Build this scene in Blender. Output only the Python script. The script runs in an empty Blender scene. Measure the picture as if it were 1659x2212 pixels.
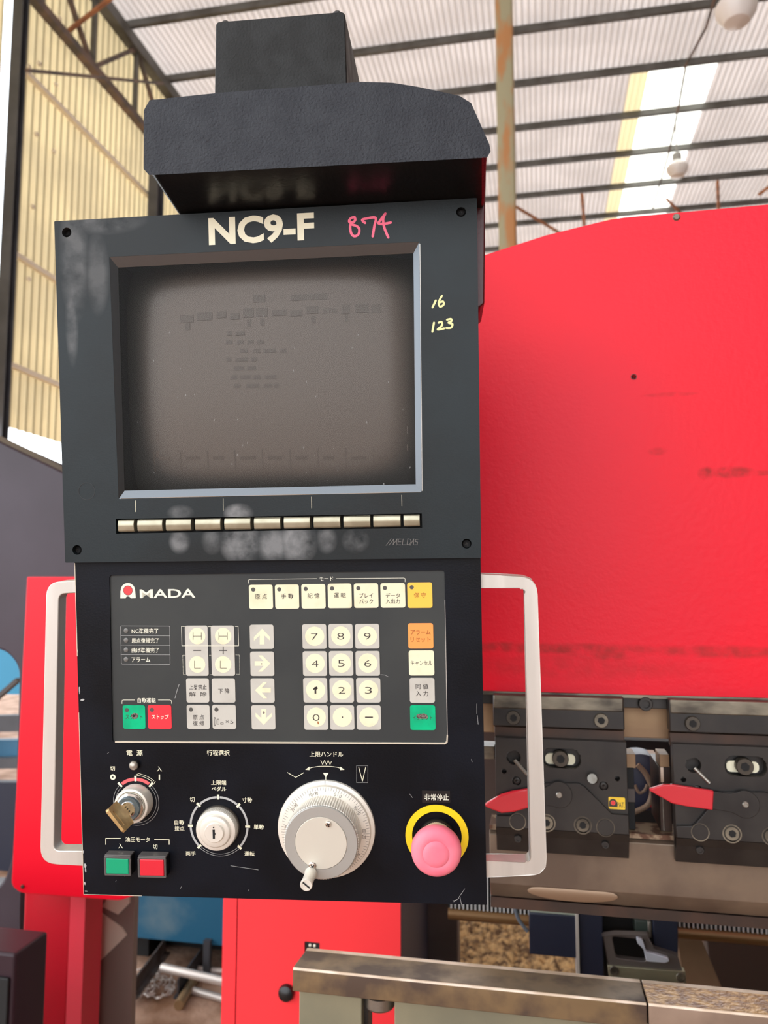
import bpy, bmesh, math, random
from mathutils import Vector, Matrix
random.seed(7)
SC = bpy.context.scene
COL = SC.collection
# ------------------------------------------------------------------ camera
W_, H_ = 1659.0, 2212.0
FPX = 1662.0
YAW, PITCH, CAMZ = math.radians(11.3), math.radians(5.6), 1.35
CAM = Vector((0, 0, CAMZ))
RT = Vector((math.cos(YAW), math.sin(YAW), 0))
FW = Vector((-math.sin(YAW)*math.cos(PITCH), math.cos(YAW)*math.cos(PITCH), math.sin(PITCH)))
UP = RT.cross(FW)
cd = bpy.data.cameras.new('camera'); cam = bpy.data.objects.new('camera', cd); COL.objects.link(cam)
cam.location = CAM; cam.rotation_euler = (math.pi/2+PITCH, 0, YAW)
cd.sensor_fit = 'VERTICAL'; cd.sensor_height = 36.0; cd.lens = FPX/H_*36.0
cd.clip_start = 0.01; cd.clip_end = 500
cd.dof.use_dof = True; cd.dof.focus_distance = 0.56; cd.dof.aperture_fstop = 11.0
SC.camera = cam
# ------------------------------------------------------------------ world, light, exposure
wd = bpy.data.worlds.new('sky'); SC.world = wd; wd.use_nodes = True
_bg = wd.node_tree.nodes['Background']
_bg.inputs[0].default_value = (0.945, 0.985, 1.03, 1); _bg.inputs[1].default_value = 3.3
SC.view_settings.view_transform = 'Standard'; SC.view_settings.look = 'None'
SC.view_settings.exposure = 0.14; SC.view_settings.gamma = 1.0; SC.view_settings.use_curve_mapping = False

# ------------------------------------------------------------------ frames (local 2-D drawing planes standing in the world)
class Frame:
    def __init__(s, O, u, v, n):
        s.O, s.u, s.v, s.n = Vector(O), Vector(u).normalized(), Vector(v).normalized(), Vector(n).normalized()
    def M(s):
        m = Matrix.Identity(4)
        for i, a in enumerate((s.u, s.v, s.n)):
            for k in range(3): m[k][i] = a[k]
        for k in range(3): m[k][3] = s.O[k]
        return m
    def p(s, px, py, w=0.0):
        d = RT*((px-W_/2)/FPX) + UP*(-(py-H_/2)/FPX) + FW
        t = (w - s.n.dot(CAM - s.O))/s.n.dot(d)
        q = CAM + d*t - s.O
        return (q.dot(s.u), q.dot(s.v))
    def ps(s, pts, w=0.0): return [s.p(a, b, w) for a, b in pts]
    def s1(s, px, py, w=0.0):          # metres per pixel there
        d = RT*((px-W_/2)/FPX) + UP*(-(py-H_/2)/FPX) + FW
        t = (w - s.n.dot(CAM - s.O))/s.n.dot(d)
        return t/FPX
    def world(s, x, y, z=0): return s.O + s.u*x + s.v*y + s.n*z
def FY(y, x=0.0, z=0.0): return Frame((x, y, z), (1, 0, 0), (0, 0, 1), (0, -1, 0))
def hit(px, py, axis, val):
    d = RT*((px-W_/2)/FPX) + UP*(-(py-H_/2)/FPX) + FW
    return CAM + d*((val-CAM[axis])/d[axis])

# ------------------------------------------------------------------ materials
def lin(c):
    def f(x):
        x /= 255.0
        return x/12.92 if x <= 0.04045 else ((x+0.055)/1.055)**2.4
    return (f(c[0]), f(c[1]), f(c[2]), 1)
MATS = {}
def mat(name, col, rough=0.5, metal=0.0, col2=None, nscale=20, ndet=4, bump=0.0, bscale=200, coat=0.0, spec=0.5,
        trans=0.0, rvar=0.0, stretch=None, thr=(0.4, 0.6), bdist=0.002):
    if name in MATS: return MATS[name]
    m = bpy.data.materials.new(name); m.use_nodes = True; nt = m.node_tree; N = nt.nodes; L = nt.links
    b = N['Principled BSDF']
    b.inputs['Base Color'].default_value = lin(col); b.inputs['Roughness'].default_value = rough
    b.inputs['Metallic'].default_value = metal; b.inputs['Coat Weight'].default_value = coat
    b.inputs['Specular IOR Level'].default_value = spec
    if col2 or bump or rvar:
        tc = N.new('ShaderNodeTexCoord'); mp = N.new('ShaderNodeMapping'); L.new(tc.outputs['Object'], mp.inputs[0])
        if stretch: mp.inputs['Scale'].default_value = stretch
    if col2 or rvar:
        n = N.new('ShaderNodeTexNoise'); n.inputs['Scale'].default_value = nscale; n.inputs['Detail'].default_value = ndet
        L.new(mp.outputs[0], n.inputs['Vector'])
        r = N.new('ShaderNodeMapRange'); r.inputs[1].default_value = thr[0]; r.inputs[2].default_value = thr[1]
        L.new(n.outputs['Fac'], r.inputs[0])
        if col2:
            mx = N.new('ShaderNodeMix'); mx.data_type = 'RGBA'; mx.inputs[6].default_value = lin(col); mx.inputs[7].default_value = lin(col2)
            L.new(r.outputs[0], mx.inputs[0]); L.new(mx.outputs[2], b.inputs['Base Color'])
        if rvar:
            r2 = N.new('ShaderNodeMapRange'); r2.inputs[3].default_value = rough; r2.inputs[4].default_value = rough+rvar
            L.new(r.outputs[0], r2.inputs[0]); L.new(r2.outputs[0], b.inputs['Roughness'])
    if bump:
        n2 = N.new('ShaderNodeTexNoise'); n2.inputs['Scale'].default_value = bscale; n2.inputs['Detail'].default_value = 3
        L.new(tc.outputs['Object'], n2.inputs['Vector'])
        bp = N.new('ShaderNodeBump'); bp.inputs['Strength'].default_value = bump; bp.inputs['Distance'].default_value = bdist
        L.new(n2.outputs['Fac'], bp.inputs['Height']); L.new(bp.outputs[0], b.inputs['Normal'])
    if trans:
        t = N.new('ShaderNodeBsdfTranslucent'); ms = N.new('ShaderNodeMixShader'); ms.inputs[0].default_value = trans
        t.inputs[0].default_value = lin(col)
        if col2: L.new(mx.outputs[2], t.inputs[0])
        L.new(b.outputs[0], ms.inputs[1]); L.new(t.outputs[0], ms.inputs[2]); L.new(ms.outputs[0], N['Material Output'].inputs[0])
    MATS[name] = m
    return m
def patches(m, blobs, col, base_in='Base Color'):
    """worn or dusty marks with a place of their own on the object: blobs = (x, y, rx, ry, strength)"""
    nt = m.node_tree; N = nt.nodes; L = nt.links; b = N['Principled BSDF']
    tc = N.new('ShaderNodeTexCoord'); nz = N.new('ShaderNodeTexNoise'); nz.inputs['Scale'].default_value = 60; nz.inputs['Detail'].default_value = 5
    L.new(tc.outputs['Object'], nz.inputs['Vector'])
    acc = None
    for (x, y, rx, ry, s) in blobs:
        mp = N.new('ShaderNodeMapping'); mp.vector_type = 'TEXTURE'
        mp.inputs['Location'].default_value = (x, y, 0); mp.inputs['Scale'].default_value = (rx, ry, 1000)
        L.new(tc.outputs['Object'], mp.inputs[0])
        g = N.new('ShaderNodeTexGradient'); g.gradient_type = 'SPHERICAL'; L.new(mp.outputs[0], g.inputs[0])
        r = N.new('ShaderNodeMapRange'); r.inputs[1].default_value = 0; r.inputs[2].default_value = 0.5; r.inputs[4].default_value = s
        L.new(g.outputs['Fac'], r.inputs[0])
        if acc is None: acc = r.outputs[0]
        else:
            a = N.new('ShaderNodeMath'); a.operation = 'MAXIMUM'; L.new(acc, a.inputs[0]); L.new(r.outputs[0], a.inputs[1]); acc = a.outputs[0]
    r = N.new('ShaderNodeMapRange'); r.inputs[1].default_value = 0.3; r.inputs[2].default_value = 0.62; L.new(nz.outputs['Fac'], r.inputs[0])
    a = N.new('ShaderNodeMath'); a.operation = 'MULTIPLY'; L.new(acc, a.inputs[0]); L.new(r.outputs[0], a.inputs[1])
    mx = N.new('ShaderNodeMix'); mx.data_type = 'RGBA'; mx.inputs[7].default_value = lin(col); L.new(a.outputs[0], mx.inputs[0])
    src = b.inputs['Base Color'].links[0].from_socket if b.inputs['Base Color'].links else None
    if src: L.new(src, mx.inputs[6])
    else: mx.inputs[6].default_value = b.inputs['Base Color'].default_value
    L.new(mx.outputs[2], b.inputs['Base Color'])
    rm = N.new('ShaderNodeMapRange'); rm.inputs[3].default_value = b.inputs['Roughness'].default_value; rm.inputs[4].default_value = 0.7
    L.new(a.outputs[0], rm.inputs[0]); L.new(rm.outputs[0], b.inputs['Roughness'])

M_bezel = mat('satin black bezel plastic', (24, 28, 29), 0.42, spec=0.26, col2=(30, 38, 41), nscale=9, ndet=6, rvar=0.08, bump=0.05, bscale=900)
M_panel = mat('black console paint', (6, 9, 15), 0.36, spec=0.18, col2=(11, 15, 24), nscale=14, ndet=6, rvar=0.08, bump=0.06, bscale=700)
M_head = mat('black wrinkle paint', (34, 36, 43), 0.45, spec=0.32, bump=0.6, bscale=650, bdist=0.0012, rvar=0.1, nscale=60)
M_arm = mat('black textured arm paint', (30, 30, 29), 0.5, spec=0.26, bump=0.5, bscale=600, bdist=0.001, rvar=0.1, nscale=60)
M_worn_hl = mat('tan worn edge highlight', (150, 134, 104), 0.5)
M_head_s = mat('smooth black paint', (20, 19, 21), 0.3, bump=0.1, bscale=300)
M_maroon = mat('black gloss with red reflection', (78, 6, 16), 0.35, bump=0.1, bscale=300)
M_edge = mat('worn bare edge', (215, 205, 185), 0.4, 0.3)
M_glass_frame = mat('black plastic mask', (8, 8, 9), 0.4)
M_memb = mat('grey membrane sheet', (54, 56, 56), 0.45, spec=0.25, col2=(60, 62, 61), nscale=12)
M_keyc = mat('cream key print', (238, 229, 196), 0.45, spec=0.25, col2=(226, 214, 178), nscale=60, thr=(0.5, 0.8))
M_keyg = mat('pale grey key print', (196, 192, 182), 0.45, spec=0.25, col2=(182, 177, 167), nscale=60, thr=(0.5, 0.8))
M_keyy = mat('amber key print', (255, 196, 82), 0.45, spec=0.2)
M_keyo = mat('orange key print', (252, 158, 86), 0.45, spec=0.2)
M_keygr = mat('green key print', (0, 186, 128), 0.45, spec=0.2, col2=(10, 165, 115), nscale=70)
M_keyr = mat('red key print', (226, 58, 68), 0.45, spec=0.2)
M_wht = mat('white print', (238, 234, 214), 0.5)
M_blk = mat('black print', (52, 46, 44), 0.5)
M_brn = mat('brown print', (160, 90, 30), 0.5)
M_cream = mat('cream print', (240, 234, 205), 0.5)
M_pink = mat('pink marker ink', (255, 108, 140), 0.5)
M_yel = mat('pale yellow marker ink', (232, 226, 160), 0.5)
M_redp = mat('red print', (232, 62, 66), 0.5)
M_pinkr = mat('faded red print', (228, 92, 96), 0.5)
M_gryp = mat('grey print', (178, 178, 176), 0.5)
M_alu = mat('brushed aluminium', (226, 222, 215), 0.34, 0.55, col2=(204, 198, 190), nscale=30, rvar=0.12, stretch=(1, 0.1, 1))
M_aluw = mat('satin aluminium', (232, 226, 214), 0.4, 0.4, bump=0.03, bscale=900)
M_steel = mat('worn steel', (150, 146, 138), 0.33, 0.9, col2=(120, 112, 104), nscale=50, rvar=0.15)
M_chrome = mat('chrome', (225, 222, 216), 0.14, 1.0)
M_bronze = mat('bronze tinted soft key', (158, 152, 130), 0.3, 0.6, col2=(176, 170, 148), nscale=60)
M_brass = mat('brass', (205, 172, 118), 0.4, 0.55, col2=(178, 146, 98), nscale=90)
M_dark = mat('dark hole', (6, 6, 7), 0.7)
M_blackpl = mat('black button housing', (18, 18, 19), 0.35)
M_clear = mat('smoked clear button hood', (88, 84, 82), 0.2)
M_lensg = mat('green push lens', (0, 158, 112), 0.35)
M_lensr = mat('red push lens', (216, 34, 52), 0.35)
M_estop = mat('faded pink mushroom cap', (247, 134, 150), 0.5, spec=0.3, col2=(240, 118, 138), nscale=30)
M_estopd = mat('dirty rim', (170, 80, 90), 0.6, col2=(90, 50, 50), nscale=160, thr=(0.45, 0.6))
M_yring = mat('yellow ring', (246, 208, 24), 0.45)
M_lamp = mat('clear indicator lens', (170, 162, 150), 0.25, 0.5)
M_led = mat('unlit led window', (78, 76, 72), 0.4)

# ------------------------------------------------------------------ mesh builder
class MB:
    def __init__(s): s.v = []; s.f = []; s.m = []; s.mats = []; s.T = None
    def mi(s, m):
        if m not in s.mats: s.mats.append(m)
        return s.mats.index(m)
    def add(s, vs, fs, m):
        o = len(s.v); k = s.mi(m)
        s.v += [(s.T @ Vector(v)) if s.T else Vector(v) for v in vs]
        for f in fs: s.f.append([i+o for i in f]); s.m.append(k)
    def prism(s, poly, z0, z1, m, top=None):
        a = sum(poly[i][0]*poly[(i+1) % len(poly)][1]-poly[(i+1) % len(poly)][0]*poly[i][1] for i in range(len(poly)))
        if a < 0: poly = poly[::-1]
        n = len(poly)
        s.add([(x, y, z0) for x, y in poly]+[(x, y, z1) for x, y in poly],
              [list(range(n))[::-1]]+[[i, (i+1) % n, (i+1) % n+n, i+n] for i in range(n)], m)
        s.add([(x, y, z1) for x, y in poly], [list(range(n))], top or m)
    def loft(s, rings, m, cap=True):
        n = len(rings[0]); vs = [p for r in rings for p in r]; fs = []
        for k in range(len(rings)-1):
            for i in range(n): fs.append([k*n+i, k*n+(i+1) % n, (k+1)*n+(i+1) % n, (k+1)*n+i])
        if cap: fs += [list(range(n))[::-1], [(len(rings)-1)*n+i for i in range(n)]]
        s.add(vs, fs, m)
    def box(s, x0, y0, z0, x1, y1, z1, m): s.prism([(x0, y0), (x1, y0), (x1, y1), (x0, y1)], z0, z1, m)
    def lathe(s, c, prof, m, seg=48, knurl=0, kd=0.0):
        rings = []
        for (r, z) in prof:
            rr = []
            for i in range(seg):
                a = 2*math.pi*i/seg; q = r
                if knurl and i % 2: q = r-kd if r > kd*3 else r
                rr.append((c[0]+q*math.cos(a), c[1]+q*math.sin(a), z))
            rings.append(rr)
        s.loft(rings, m)
    def arc(s, c, r0, r1, a0, a1, z0, z1, m, seg=24):      # clock angles, degrees from up
        P = [(c[0]+r1*math.sin(math.radians(a0+(a1-a0)*i/seg)), c[1]+r1*math.cos(math.radians(a0+(a1-a0)*i/seg))) for i in range(seg+1)]
        Q = [(c[0]+r0*math.sin(math.radians(a0+(a1-a0)*i/seg)), c[1]+r0*math.cos(math.radians(a0+(a1-a0)*i/seg))) for i in range(seg+1)]
        for i in range(seg): s.prism([P[i], P[i+1], Q[i+1], Q[i]], z0, z1, m)
    def line(s, a, b, w, z0, z1, m):
        d = Vector((b[0]-a[0], b[1]-a[1])); l = d.length or 1e-9; n = Vector((-d.y, d.x))/l*w/2
        s.prism([(a[0]+n.x, a[1]+n.y), (a[0]-n.x, a[1]-n.y), (b[0]-n.x, b[1]-n.y), (b[0]+n.x, b[1]+n.y)], z0, z1, m)
    def stroke(s, pts, w, z0, z1, m):
        for i in range(len(pts)-1): s.line(pts[i], pts[i+1], w, z0+i*1e-6, z1+i*1e-6, m)
        for i, p in enumerate(pts): s.prism([(p[0]+w/2*math.cos(k*math.pi/4), p[1]+w/2*math.sin(k*math.pi/4)) for k in range(8)], z0, z1+i*1e-6+5e-7, m)
    def tube(s, pts, r, m, seg=10, closed=False):
        P = [Vector(p) for p in pts]; rings = []
        for i, p in enumerate(P):
            t = (P[min(i+1, len(P)-1)]-P[max(i-1, 0)]).normalized()
            a = Vector((0, 0, 1)) if abs(t.z) < 0.9 else Vector((1, 0, 0))
            x = t.cross(a).normalized(); y = x.cross(t)
            rings.append([p+x*r*math.cos(2*math.pi*k/seg)+y*r*math.sin(2*math.pi*k/seg) for k in range(seg)])
        s.loft(rings, m)
    def bar(s, a, b, w, h, m, up=(0, 0, 1)):                # rectangular bar between two points
        a, b = Vector(a), Vector(b); t = (b-a).normalized(); u = Vector(up)
        if abs(t.dot(u)) > 0.95: u = Vector((0, 1, 0))
        x = t.cross(u).normalized()*w/2; y = x.cross(t).normalized()*h/2
        s.loft([[p-x-y, p+x-y, p+x+y, p-x+y] for p in (a, b)], m)
    def text(s, body, cx, cy, w, h, z, m, rot=0.0, bold=0.0, ext=0.00006):
        c = bpy.data.curves.new('t', 'FONT'); c.body = body; c.resolution_u = 3; c.offset = bold
        o = bpy.data.objects.new('t', c); me = bpy.data.meshes.new_from_object(o)
        xs = [v.co.x for v in me.vertices]; ys = [v.co.y for v in me.vertices]
        x0, x1, y0, y1 = min(xs), max(xs), min(ys), max(ys)
        sx = w/(x1-x0); sy = h/(y1-y0) if h else sx
        ca, sa = math.cos(rot), math.sin(rot)
        vs = []
        for v in me.vertices:
            x, y = (v.co.x-(x0+x1)/2)*sx, (v.co.y-(y0+y1)/2)*sy
            vs.append((cx+x*ca-y*sa, cy+x*sa+y*ca, z+ext))
        s.add(vs, [list(p.vertices) for p in me.polygons], m)
        bpy.data.objects.remove(o); bpy.data.curves.remove(c); bpy.data.meshes.remove(me)
    def build(s, name, parent=None, bevel=0.0, seg=2, label=None, kind=None, M=None, sharp=35, weld=False):
        me = bpy.data.meshes.new(name); me.from_pydata([tuple(v) for v in s.v], [], s.f)
        for m in s.mats: me.materials.append(m)
        me.polygons.foreach_set('material_index', s.m)
        if bevel or weld:
            bm = bmesh.new(); bm.from_mesh(me); bmesh.ops.remove_doubles(bm, verts=bm.verts, dist=1e-6); bm.to_mesh(me); bm.free()
        me.polygons.foreach_set('use_smooth', [True]*len(me.polygons))
        me.set_sharp_from_angle(angle=math.radians(sharp)); me.update()
        o = bpy.data.objects.new(name, me); COL.objects.link(o)
        if M is not None: o.matrix_world = M
        if parent: o.parent = parent
        if bevel:
            b = o.modifiers.new('bevel', 'BEVEL'); b.width = bevel; b.segments = seg; b.limit_method = 'ANGLE'; b.angle_limit = math.radians(32)
            b.harden_normals = False
        if label: o['label'] = label
        if kind: o['kind'] = kind
        return o
def plate(mb, outer, holes, z0, z1, m, side=None):
    """flat plate with holes"""
    bm = bmesh.new()
    for lp in [outer]+holes:
        vs = [bm.verts.new((x, y, 0)) for x, y in lp]
        for i in range(len(vs)): bm.edges.new((vs[i], vs[(i+1) % len(vs)]))
    bmesh.ops.triangle_fill(bm, use_beauty=True, use_dissolve=False, edges=bm.edges[:], normal=(0, 0, 1))
    bm.verts.index_update(); vs = [v.co.copy() for v in bm.verts]
    fs = []
    for f in bm.faces:
        idx = [v.index for v in f.verts]
        if f.normal.z < 0: idx = idx[::-1]
        fs.append(idx)
    bm.free()
    mb.add([(v.x, v.y, z1) for v in vs], fs, m)
    mb.add([(v.x, v.y, z0) for v in vs], [f[::-1] for f in fs], m)
    for lp in [outer]+holes:
        n = len(lp)
        mb.add([(x, y, z0) for x, y in lp]+[(x, y, z1) for x, y in lp], [[i, (i+1) % n, (i+1) % n+n, i+n] for i in range(n)], side or m)
def rrect(x0, y0, x1, y1, r, seg=4):
    if x0 > x1: x0, x1 = x1, x0
    if y0 > y1: y0, y1 = y1, y0
    out = []
    for cx, cy, a in ((x1-r, y1-r, 0), (x0+r, y1-r, 90), (x0+r, y0+r, 180), (x1-r, y0+r, 270)):
        for k in range(seg+1):
            t = math.radians(a+90*k/seg); out.append((cx+r*math.cos(t), cy+r*math.sin(t)))
    return out
def rpoly(pts, r, seg=4):
    """round the corners of a polygon; r is one radius or one per corner"""
    out = []; n = len(pts)
    for i in range(n):
        R = r[i] if isinstance(r, (list, tuple)) else r
        p, a, b = Vector(pts[i]), Vector(pts[i-1]), Vector(pts[(i+1) % n])
        da, db = (a-p), (b-p); la, lb = da.length, db.length; R = min(R, la*0.45, lb*0.45)
        if R <= 1e-7: out.append(tuple(p)); continue
        s0, s1 = p+da/la*R, p+db/lb*R
        for k in range(seg+1):
            t = k/seg; q = s0*(1-t)**2+p*2*t*(1-t)+s1*t*t; out.append((q.x, q.y))
    return out
def circ(c, r, seg=24): return [(c[0]+r*math.cos(2*math.pi*k/seg), c[1]+r*math.sin(2*math.pi*k/seg)) for k in range(seg)]
def empty(name, M, label, cat, group=None, kind=None):
    o = bpy.data.objects.new(name, None); COL.objects.link(o); o.matrix_world = M; o.empty_display_size = 0.05
    o['label'] = label; o['category'] = cat
    if group: o['group'] = group
    if kind: o['kind'] = kind
    return o
def tag(o, label, cat, group=None, kind=None):
    o['label'] = label; o['category'] = cat
    if group: o['group'] = group
    if kind: o['kind'] = kind
    return o

# the console's own plane: turned 5 degrees to the left, hanging slightly face down
def cam2w(x, y, z): return RT*x + UP*y - FW*z
_a, _b = math.radians(-5.0), math.radians(-1.0)
_n = Vector((math.sin(_a)*math.cos(_b), math.sin(_b), math.cos(_a)*math.cos(_b)))
_u = Vector((0.996, 0.0201, 0.0875)); _u = (_u - _n*_u.dot(_n)).normalized(); _v = _n.cross(_u)
CN, CU, CV = cam2w(*_n), cam2w(*_u), cam2w(*_v)
F0 = Frame(CAM + cam2w(*(_n*-0.554)), CU, CV, CN)
_o = F0.p(616, 1944)
CF = Frame(F0.world(_o[0], _o[1], 0), CU, CV, CN)

# ================================================================== THE BUILDING
M_roof = mat('pale roof sheet', (214, 204, 198), 0.6, trans=0.30, col2=(200, 190, 184), nscale=1.2)
M_wall = mat('yellowed translucent wall sheet', (228, 208, 162), 0.6, trans=0.36, col2=(208, 190, 150), nscale=1.2)
M_wall_shade = mat('shaded wall sheet valley', (150, 134, 100), 0.7, trans=0.25)  # shade between the wall ribs, painted as a darker valley colour
M_roof2 = mat('shaded roof sheet valley', (186, 178, 172), 0.7, trans=0.25)  # same for the roof: rib shade put into the valley colour
M_sky = bpy.data.materials.new('clear skylight sheet'); M_sky.use_nodes = True
_nt = M_sky.node_tree; _t = _nt.nodes.new('ShaderNodeBsdfTransparent'); _m = _nt.nodes.new('ShaderNodeMixShader'); _m.inputs[0].default_value = 0.9
_nt.nodes['Principled BSDF'].inputs['Base Color'].default_value = (0.9, 0.85, 0.7, 1); _t.inputs[0].default_value = (1, 0.97, 0.86, 1)
_nt.links.new(_nt.nodes['Principled BSDF'].outputs[0], _m.inputs[1]); _nt.links.new(_t.outputs[0], _m.inputs[2]); _nt.links.new(_m.outputs[0], _nt.nodes['Material Output'].inputs[0])
M_skyy = mat('yellowed skylight sheet', (226, 206, 164), 0.5, trans=0.4)
M_purl = mat('dark purlin paint', (96, 94, 90), 0.55, col2=(74, 70, 64), nscale=3)
M_rust = mat('rusty brown steel', (120, 98, 86), 0.7, col2=(84, 76, 72), nscale=4)
M_orust = mat('orange rusted bar', (188, 122, 74), 0.75, col2=(150, 98, 66), nscale=6)
M_girt = mat('pale girt', (240, 228, 208), 0.6)
M_coldk = mat('dark column paint', (62, 62, 66), 0.45, col2=(76, 76, 80), nscale=3)
M_colr = mat('rust streaked grey green column', (158, 150, 118), 0.6, col2=(176, 122, 72), nscale=7, ndet=6, stretch=(1, 1, 0.28), thr=(0.45, 0.58))
M_floor = mat('dusty workshop floor', (176, 142, 120), 0.75, col2=(128, 92, 66), nscale=7, ndet=8, bump=0.5, bscale=40, bdist=0.01, thr=(0.38, 0.66))
ROOF = CAMZ+7.5
WALLX = -5.35

fl = MB(); fl.box(-14, -14, -0.1, 22, 34, 0.0, M_floor); fl.build('floor', kind='structure')

def corrug(p0, p1, q0, q1, axis, pitch, amp, m, const, name, parent=None, m2=None):
    """corrugated sheet: ribs run along q, waves along p"""
    mb = MB(); n = int((p1-p0)/pitch)*4; vs = []; fs = []
    wave = [0, amp, amp, 0]; mb.mi(m)
    for i in range(n+1):
        p = p0+(p1-p0)*i/n; h = wave[i % 4]
        for q in (q0, q1):
            if axis == 'roof': vs += [(p, q, const+h)]
            else: vs += [(const+h, p, q)]
    for i in range(n):
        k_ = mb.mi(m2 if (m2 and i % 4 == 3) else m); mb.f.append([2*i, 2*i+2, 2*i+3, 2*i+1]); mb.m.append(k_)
    mb.v = [Vector(v) for v in vs]
    o = mb.build(name, parent, sharp=5)
    return o
root_c = MB()
sky0, sky1 = hit(1334, 459, 2, ROOF), hit(1441, 457, 2, ROOF)
skx0 = (sky0.x+hit(1409, 153, 2, ROOF).x)/2; skx1 = (sky1.x+hit(1554, 139, 2, ROOF).x)/2
yA = hit(1278, 43, 2, ROOF).y; yB = hit(1330, 155, 2, ROOF).y; yE = hit(1390, 398, 2, ROOF).y
PS = (yE-yB)/3.0
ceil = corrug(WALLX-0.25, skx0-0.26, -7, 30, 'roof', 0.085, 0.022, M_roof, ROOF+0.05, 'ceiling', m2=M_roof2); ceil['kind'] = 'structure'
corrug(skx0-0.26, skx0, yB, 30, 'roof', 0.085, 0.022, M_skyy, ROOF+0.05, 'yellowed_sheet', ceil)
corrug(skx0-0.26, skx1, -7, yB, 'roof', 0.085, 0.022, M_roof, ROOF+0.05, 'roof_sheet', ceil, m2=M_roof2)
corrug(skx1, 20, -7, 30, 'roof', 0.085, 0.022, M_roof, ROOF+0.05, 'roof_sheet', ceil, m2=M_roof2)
corrug(skx0, skx1, yB, 30, 'roof', 0.085, 0.022, M_sky, ROOF+0.05, 'skylight_sheet', ceil)
for k in range(-14, 16):
    y = yB+PS*k
    if y > 29: break
    mb = MB(); mb.box(WALLX, y-0.03, ROOF-0.045, 20, y+0.03, ROOF+0.05, M_purl)
    mb.build('purlin', ceil)
# thin sag rods and cross braces below the roof
mb = MB()
for (a, b) in (((1095, 435), (1212, 505)), ((1257, 420), (1262, 486)), ((1550, 392), (1552, 450)), ((1440, 430), (1478, 468)), ((1640, 420), (1659, 405))):
    mb.tube([hit(a[0], a[1], 2, ROOF-0.2), hit(b[0], b[1], 2, ROOF-0.2)], 0.03, M_orust, 6)
mb.build('brace_rod', ceil)
mb = MB(); mb.tube([hit(1558, -50, 2, ROOF-0.16), hit(1525, 60, 2, ROOF-0.16), hit(1482, 140, 2, ROOF-0.16), hit(1466, 230, 2, ROOF-0.16), hit(1445, 330, 2, ROOF-0.16), hit(1410, 450, 2, ROOF-0.16)], 0.018, M_rust, 6)
mb.build('wire', ceil)

# left side wall of yellowed translucent sheeting, open at the foot
GAPZ = hit(70, 938, 0, WALLX).z
yc1 = hit(20, 300, 0, WALLX).y; yslot = hit(3, 300, 0, WALLX).y
yend = hit(337, 430, 0, WALLX).y
wl = corrug(yc1, 30, GAPZ, ROOF, 'wall', 0.128, 0.018, M_wall, WALLX-0.018, 'wall_left', m2=M_wall_shade); wl['kind'] = 'structure'
corrug(2.5, yslot, GAPZ, ROOF, 'wall', 0.128, 0.03, M_wall, WALLX-0.045, 'wall_sheet', wl, m2=M_wall_shade)
for (a, b) in (((60, 160), (330, 430)), ((36, 550), (118, 603)), ((24, 785), (125, 833))):
    A = hit(a[0], a[1], 0, WALLX+0.06); B = hit(b[0], b[1], 0, WALLX+0.06); z = (A.z+B.z)/2
    mb = MB(); mb.bar((WALLX+0.05, yc1, z), (WALLX+0.05, min(yend, 30), z), 0.06, 0.05, M_girt); mb.build('girt', wl)
# lattice eaves girder along the top of the left wall
TX = WALLX+0.10
zt = ROOF-0.16; lowz = (hit(135, 70, 0, TX).z+hit(315, 280, 0, TX).z)/2
mb = MB(); mb.bar((TX, 0, zt), (TX, 29, zt), 0.14, 0.16, M_purl); mb.build('girder_top_chord', wl)
mb = MB(); mb.bar((TX, 0, lowz), (TX, 29, lowz), 0.10, 0.09, M_rust); mb.build('girder_bottom_chord', wl)
for k in range(26):
    y = 1.0+k*1.0
    mb = MB(); mb.bar((TX, y, lowz), (TX, y, zt), 0.05, 0.05, M_purl); mb.build('girder_post', wl)
    mb = MB(); a, b = ((lowz, zt) if k % 2 else (zt, lowz)); mb.bar((TX, y, a), (TX, y+1.0, b), 0.05, 0.05, M_rust); mb.build('girder_web', wl)
# bolts left bright on the sheets
mb = MB()
for px, py in ((126, 41), (82, 138), (118, 183), (76, 290), (113, 327), (68, 447), (60, 145), (59, 603)):
    h = hit(px, py, 0, WALLX+0.02); mb.box(h.x, h.y-0.02, h.z-0.02, h.x+0.03, h.y+0.02, h.z+0.02, M_girt)
mb.build('bolt_head', wl, kind='stuff')

# unseen right and front walls added to block sky; light comes from the left
M_wall2 = mat('grey wall sheet', (150, 142, 134), 0.6)
wr = corrug(-5, 30, 0, ROOF, 'wall', 0.25, 0.045, M_wall2, 7.0, 'added_wall_right'); wr['kind'] = 'structure'
mb = MB(); mb.box(2.6, -5.06, 0, 7.0, -5.0, ROOF, M_wall2); mb.build('added_wall_front', kind='structure')

# columns
cyl = hit(31, 300, 0, WALLX+0.12).y
mb = MB()
hw = 0.062
YC = cyl-0.05; XC = hit(31, 300, 1, YC).x
for z0, z1 in ((0, ROOF),):
    mb.box(XC-hw, YC-0.05, z0, XC+hw, YC-0.04, z1, M_coldk); mb.box(XC-hw, YC+0.04, z0, XC+hw, YC+0.05, z1, M_coldk); mb.box(XC-0.006, YC-0.04, z0, XC+0.006, YC+0.04, z1, M_coldk)
tag(mb.build('steel_column', bevel=0.003), 'dark grey steel column at the left edge beside the bright wall gap', 'column')
YP = 7.2; xp0 = hit(1074, 270, 1, YP).x; xp1 = hit(1112, 270, 1, YP).x; cx = (xp0+xp1)/2; hw = (xp1-xp0)/2
mb = MB(); mb.prism(rrect(cx-hw, YP-hw, cx+hw, YP+hw, 0.03), 0, ROOF-0.1, M_colr); mb.box(cx-hw-0.05, YP-hw-0.05, 0, cx+hw+0.05, YP+hw+0.05, 0.02, M_colr)
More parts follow.
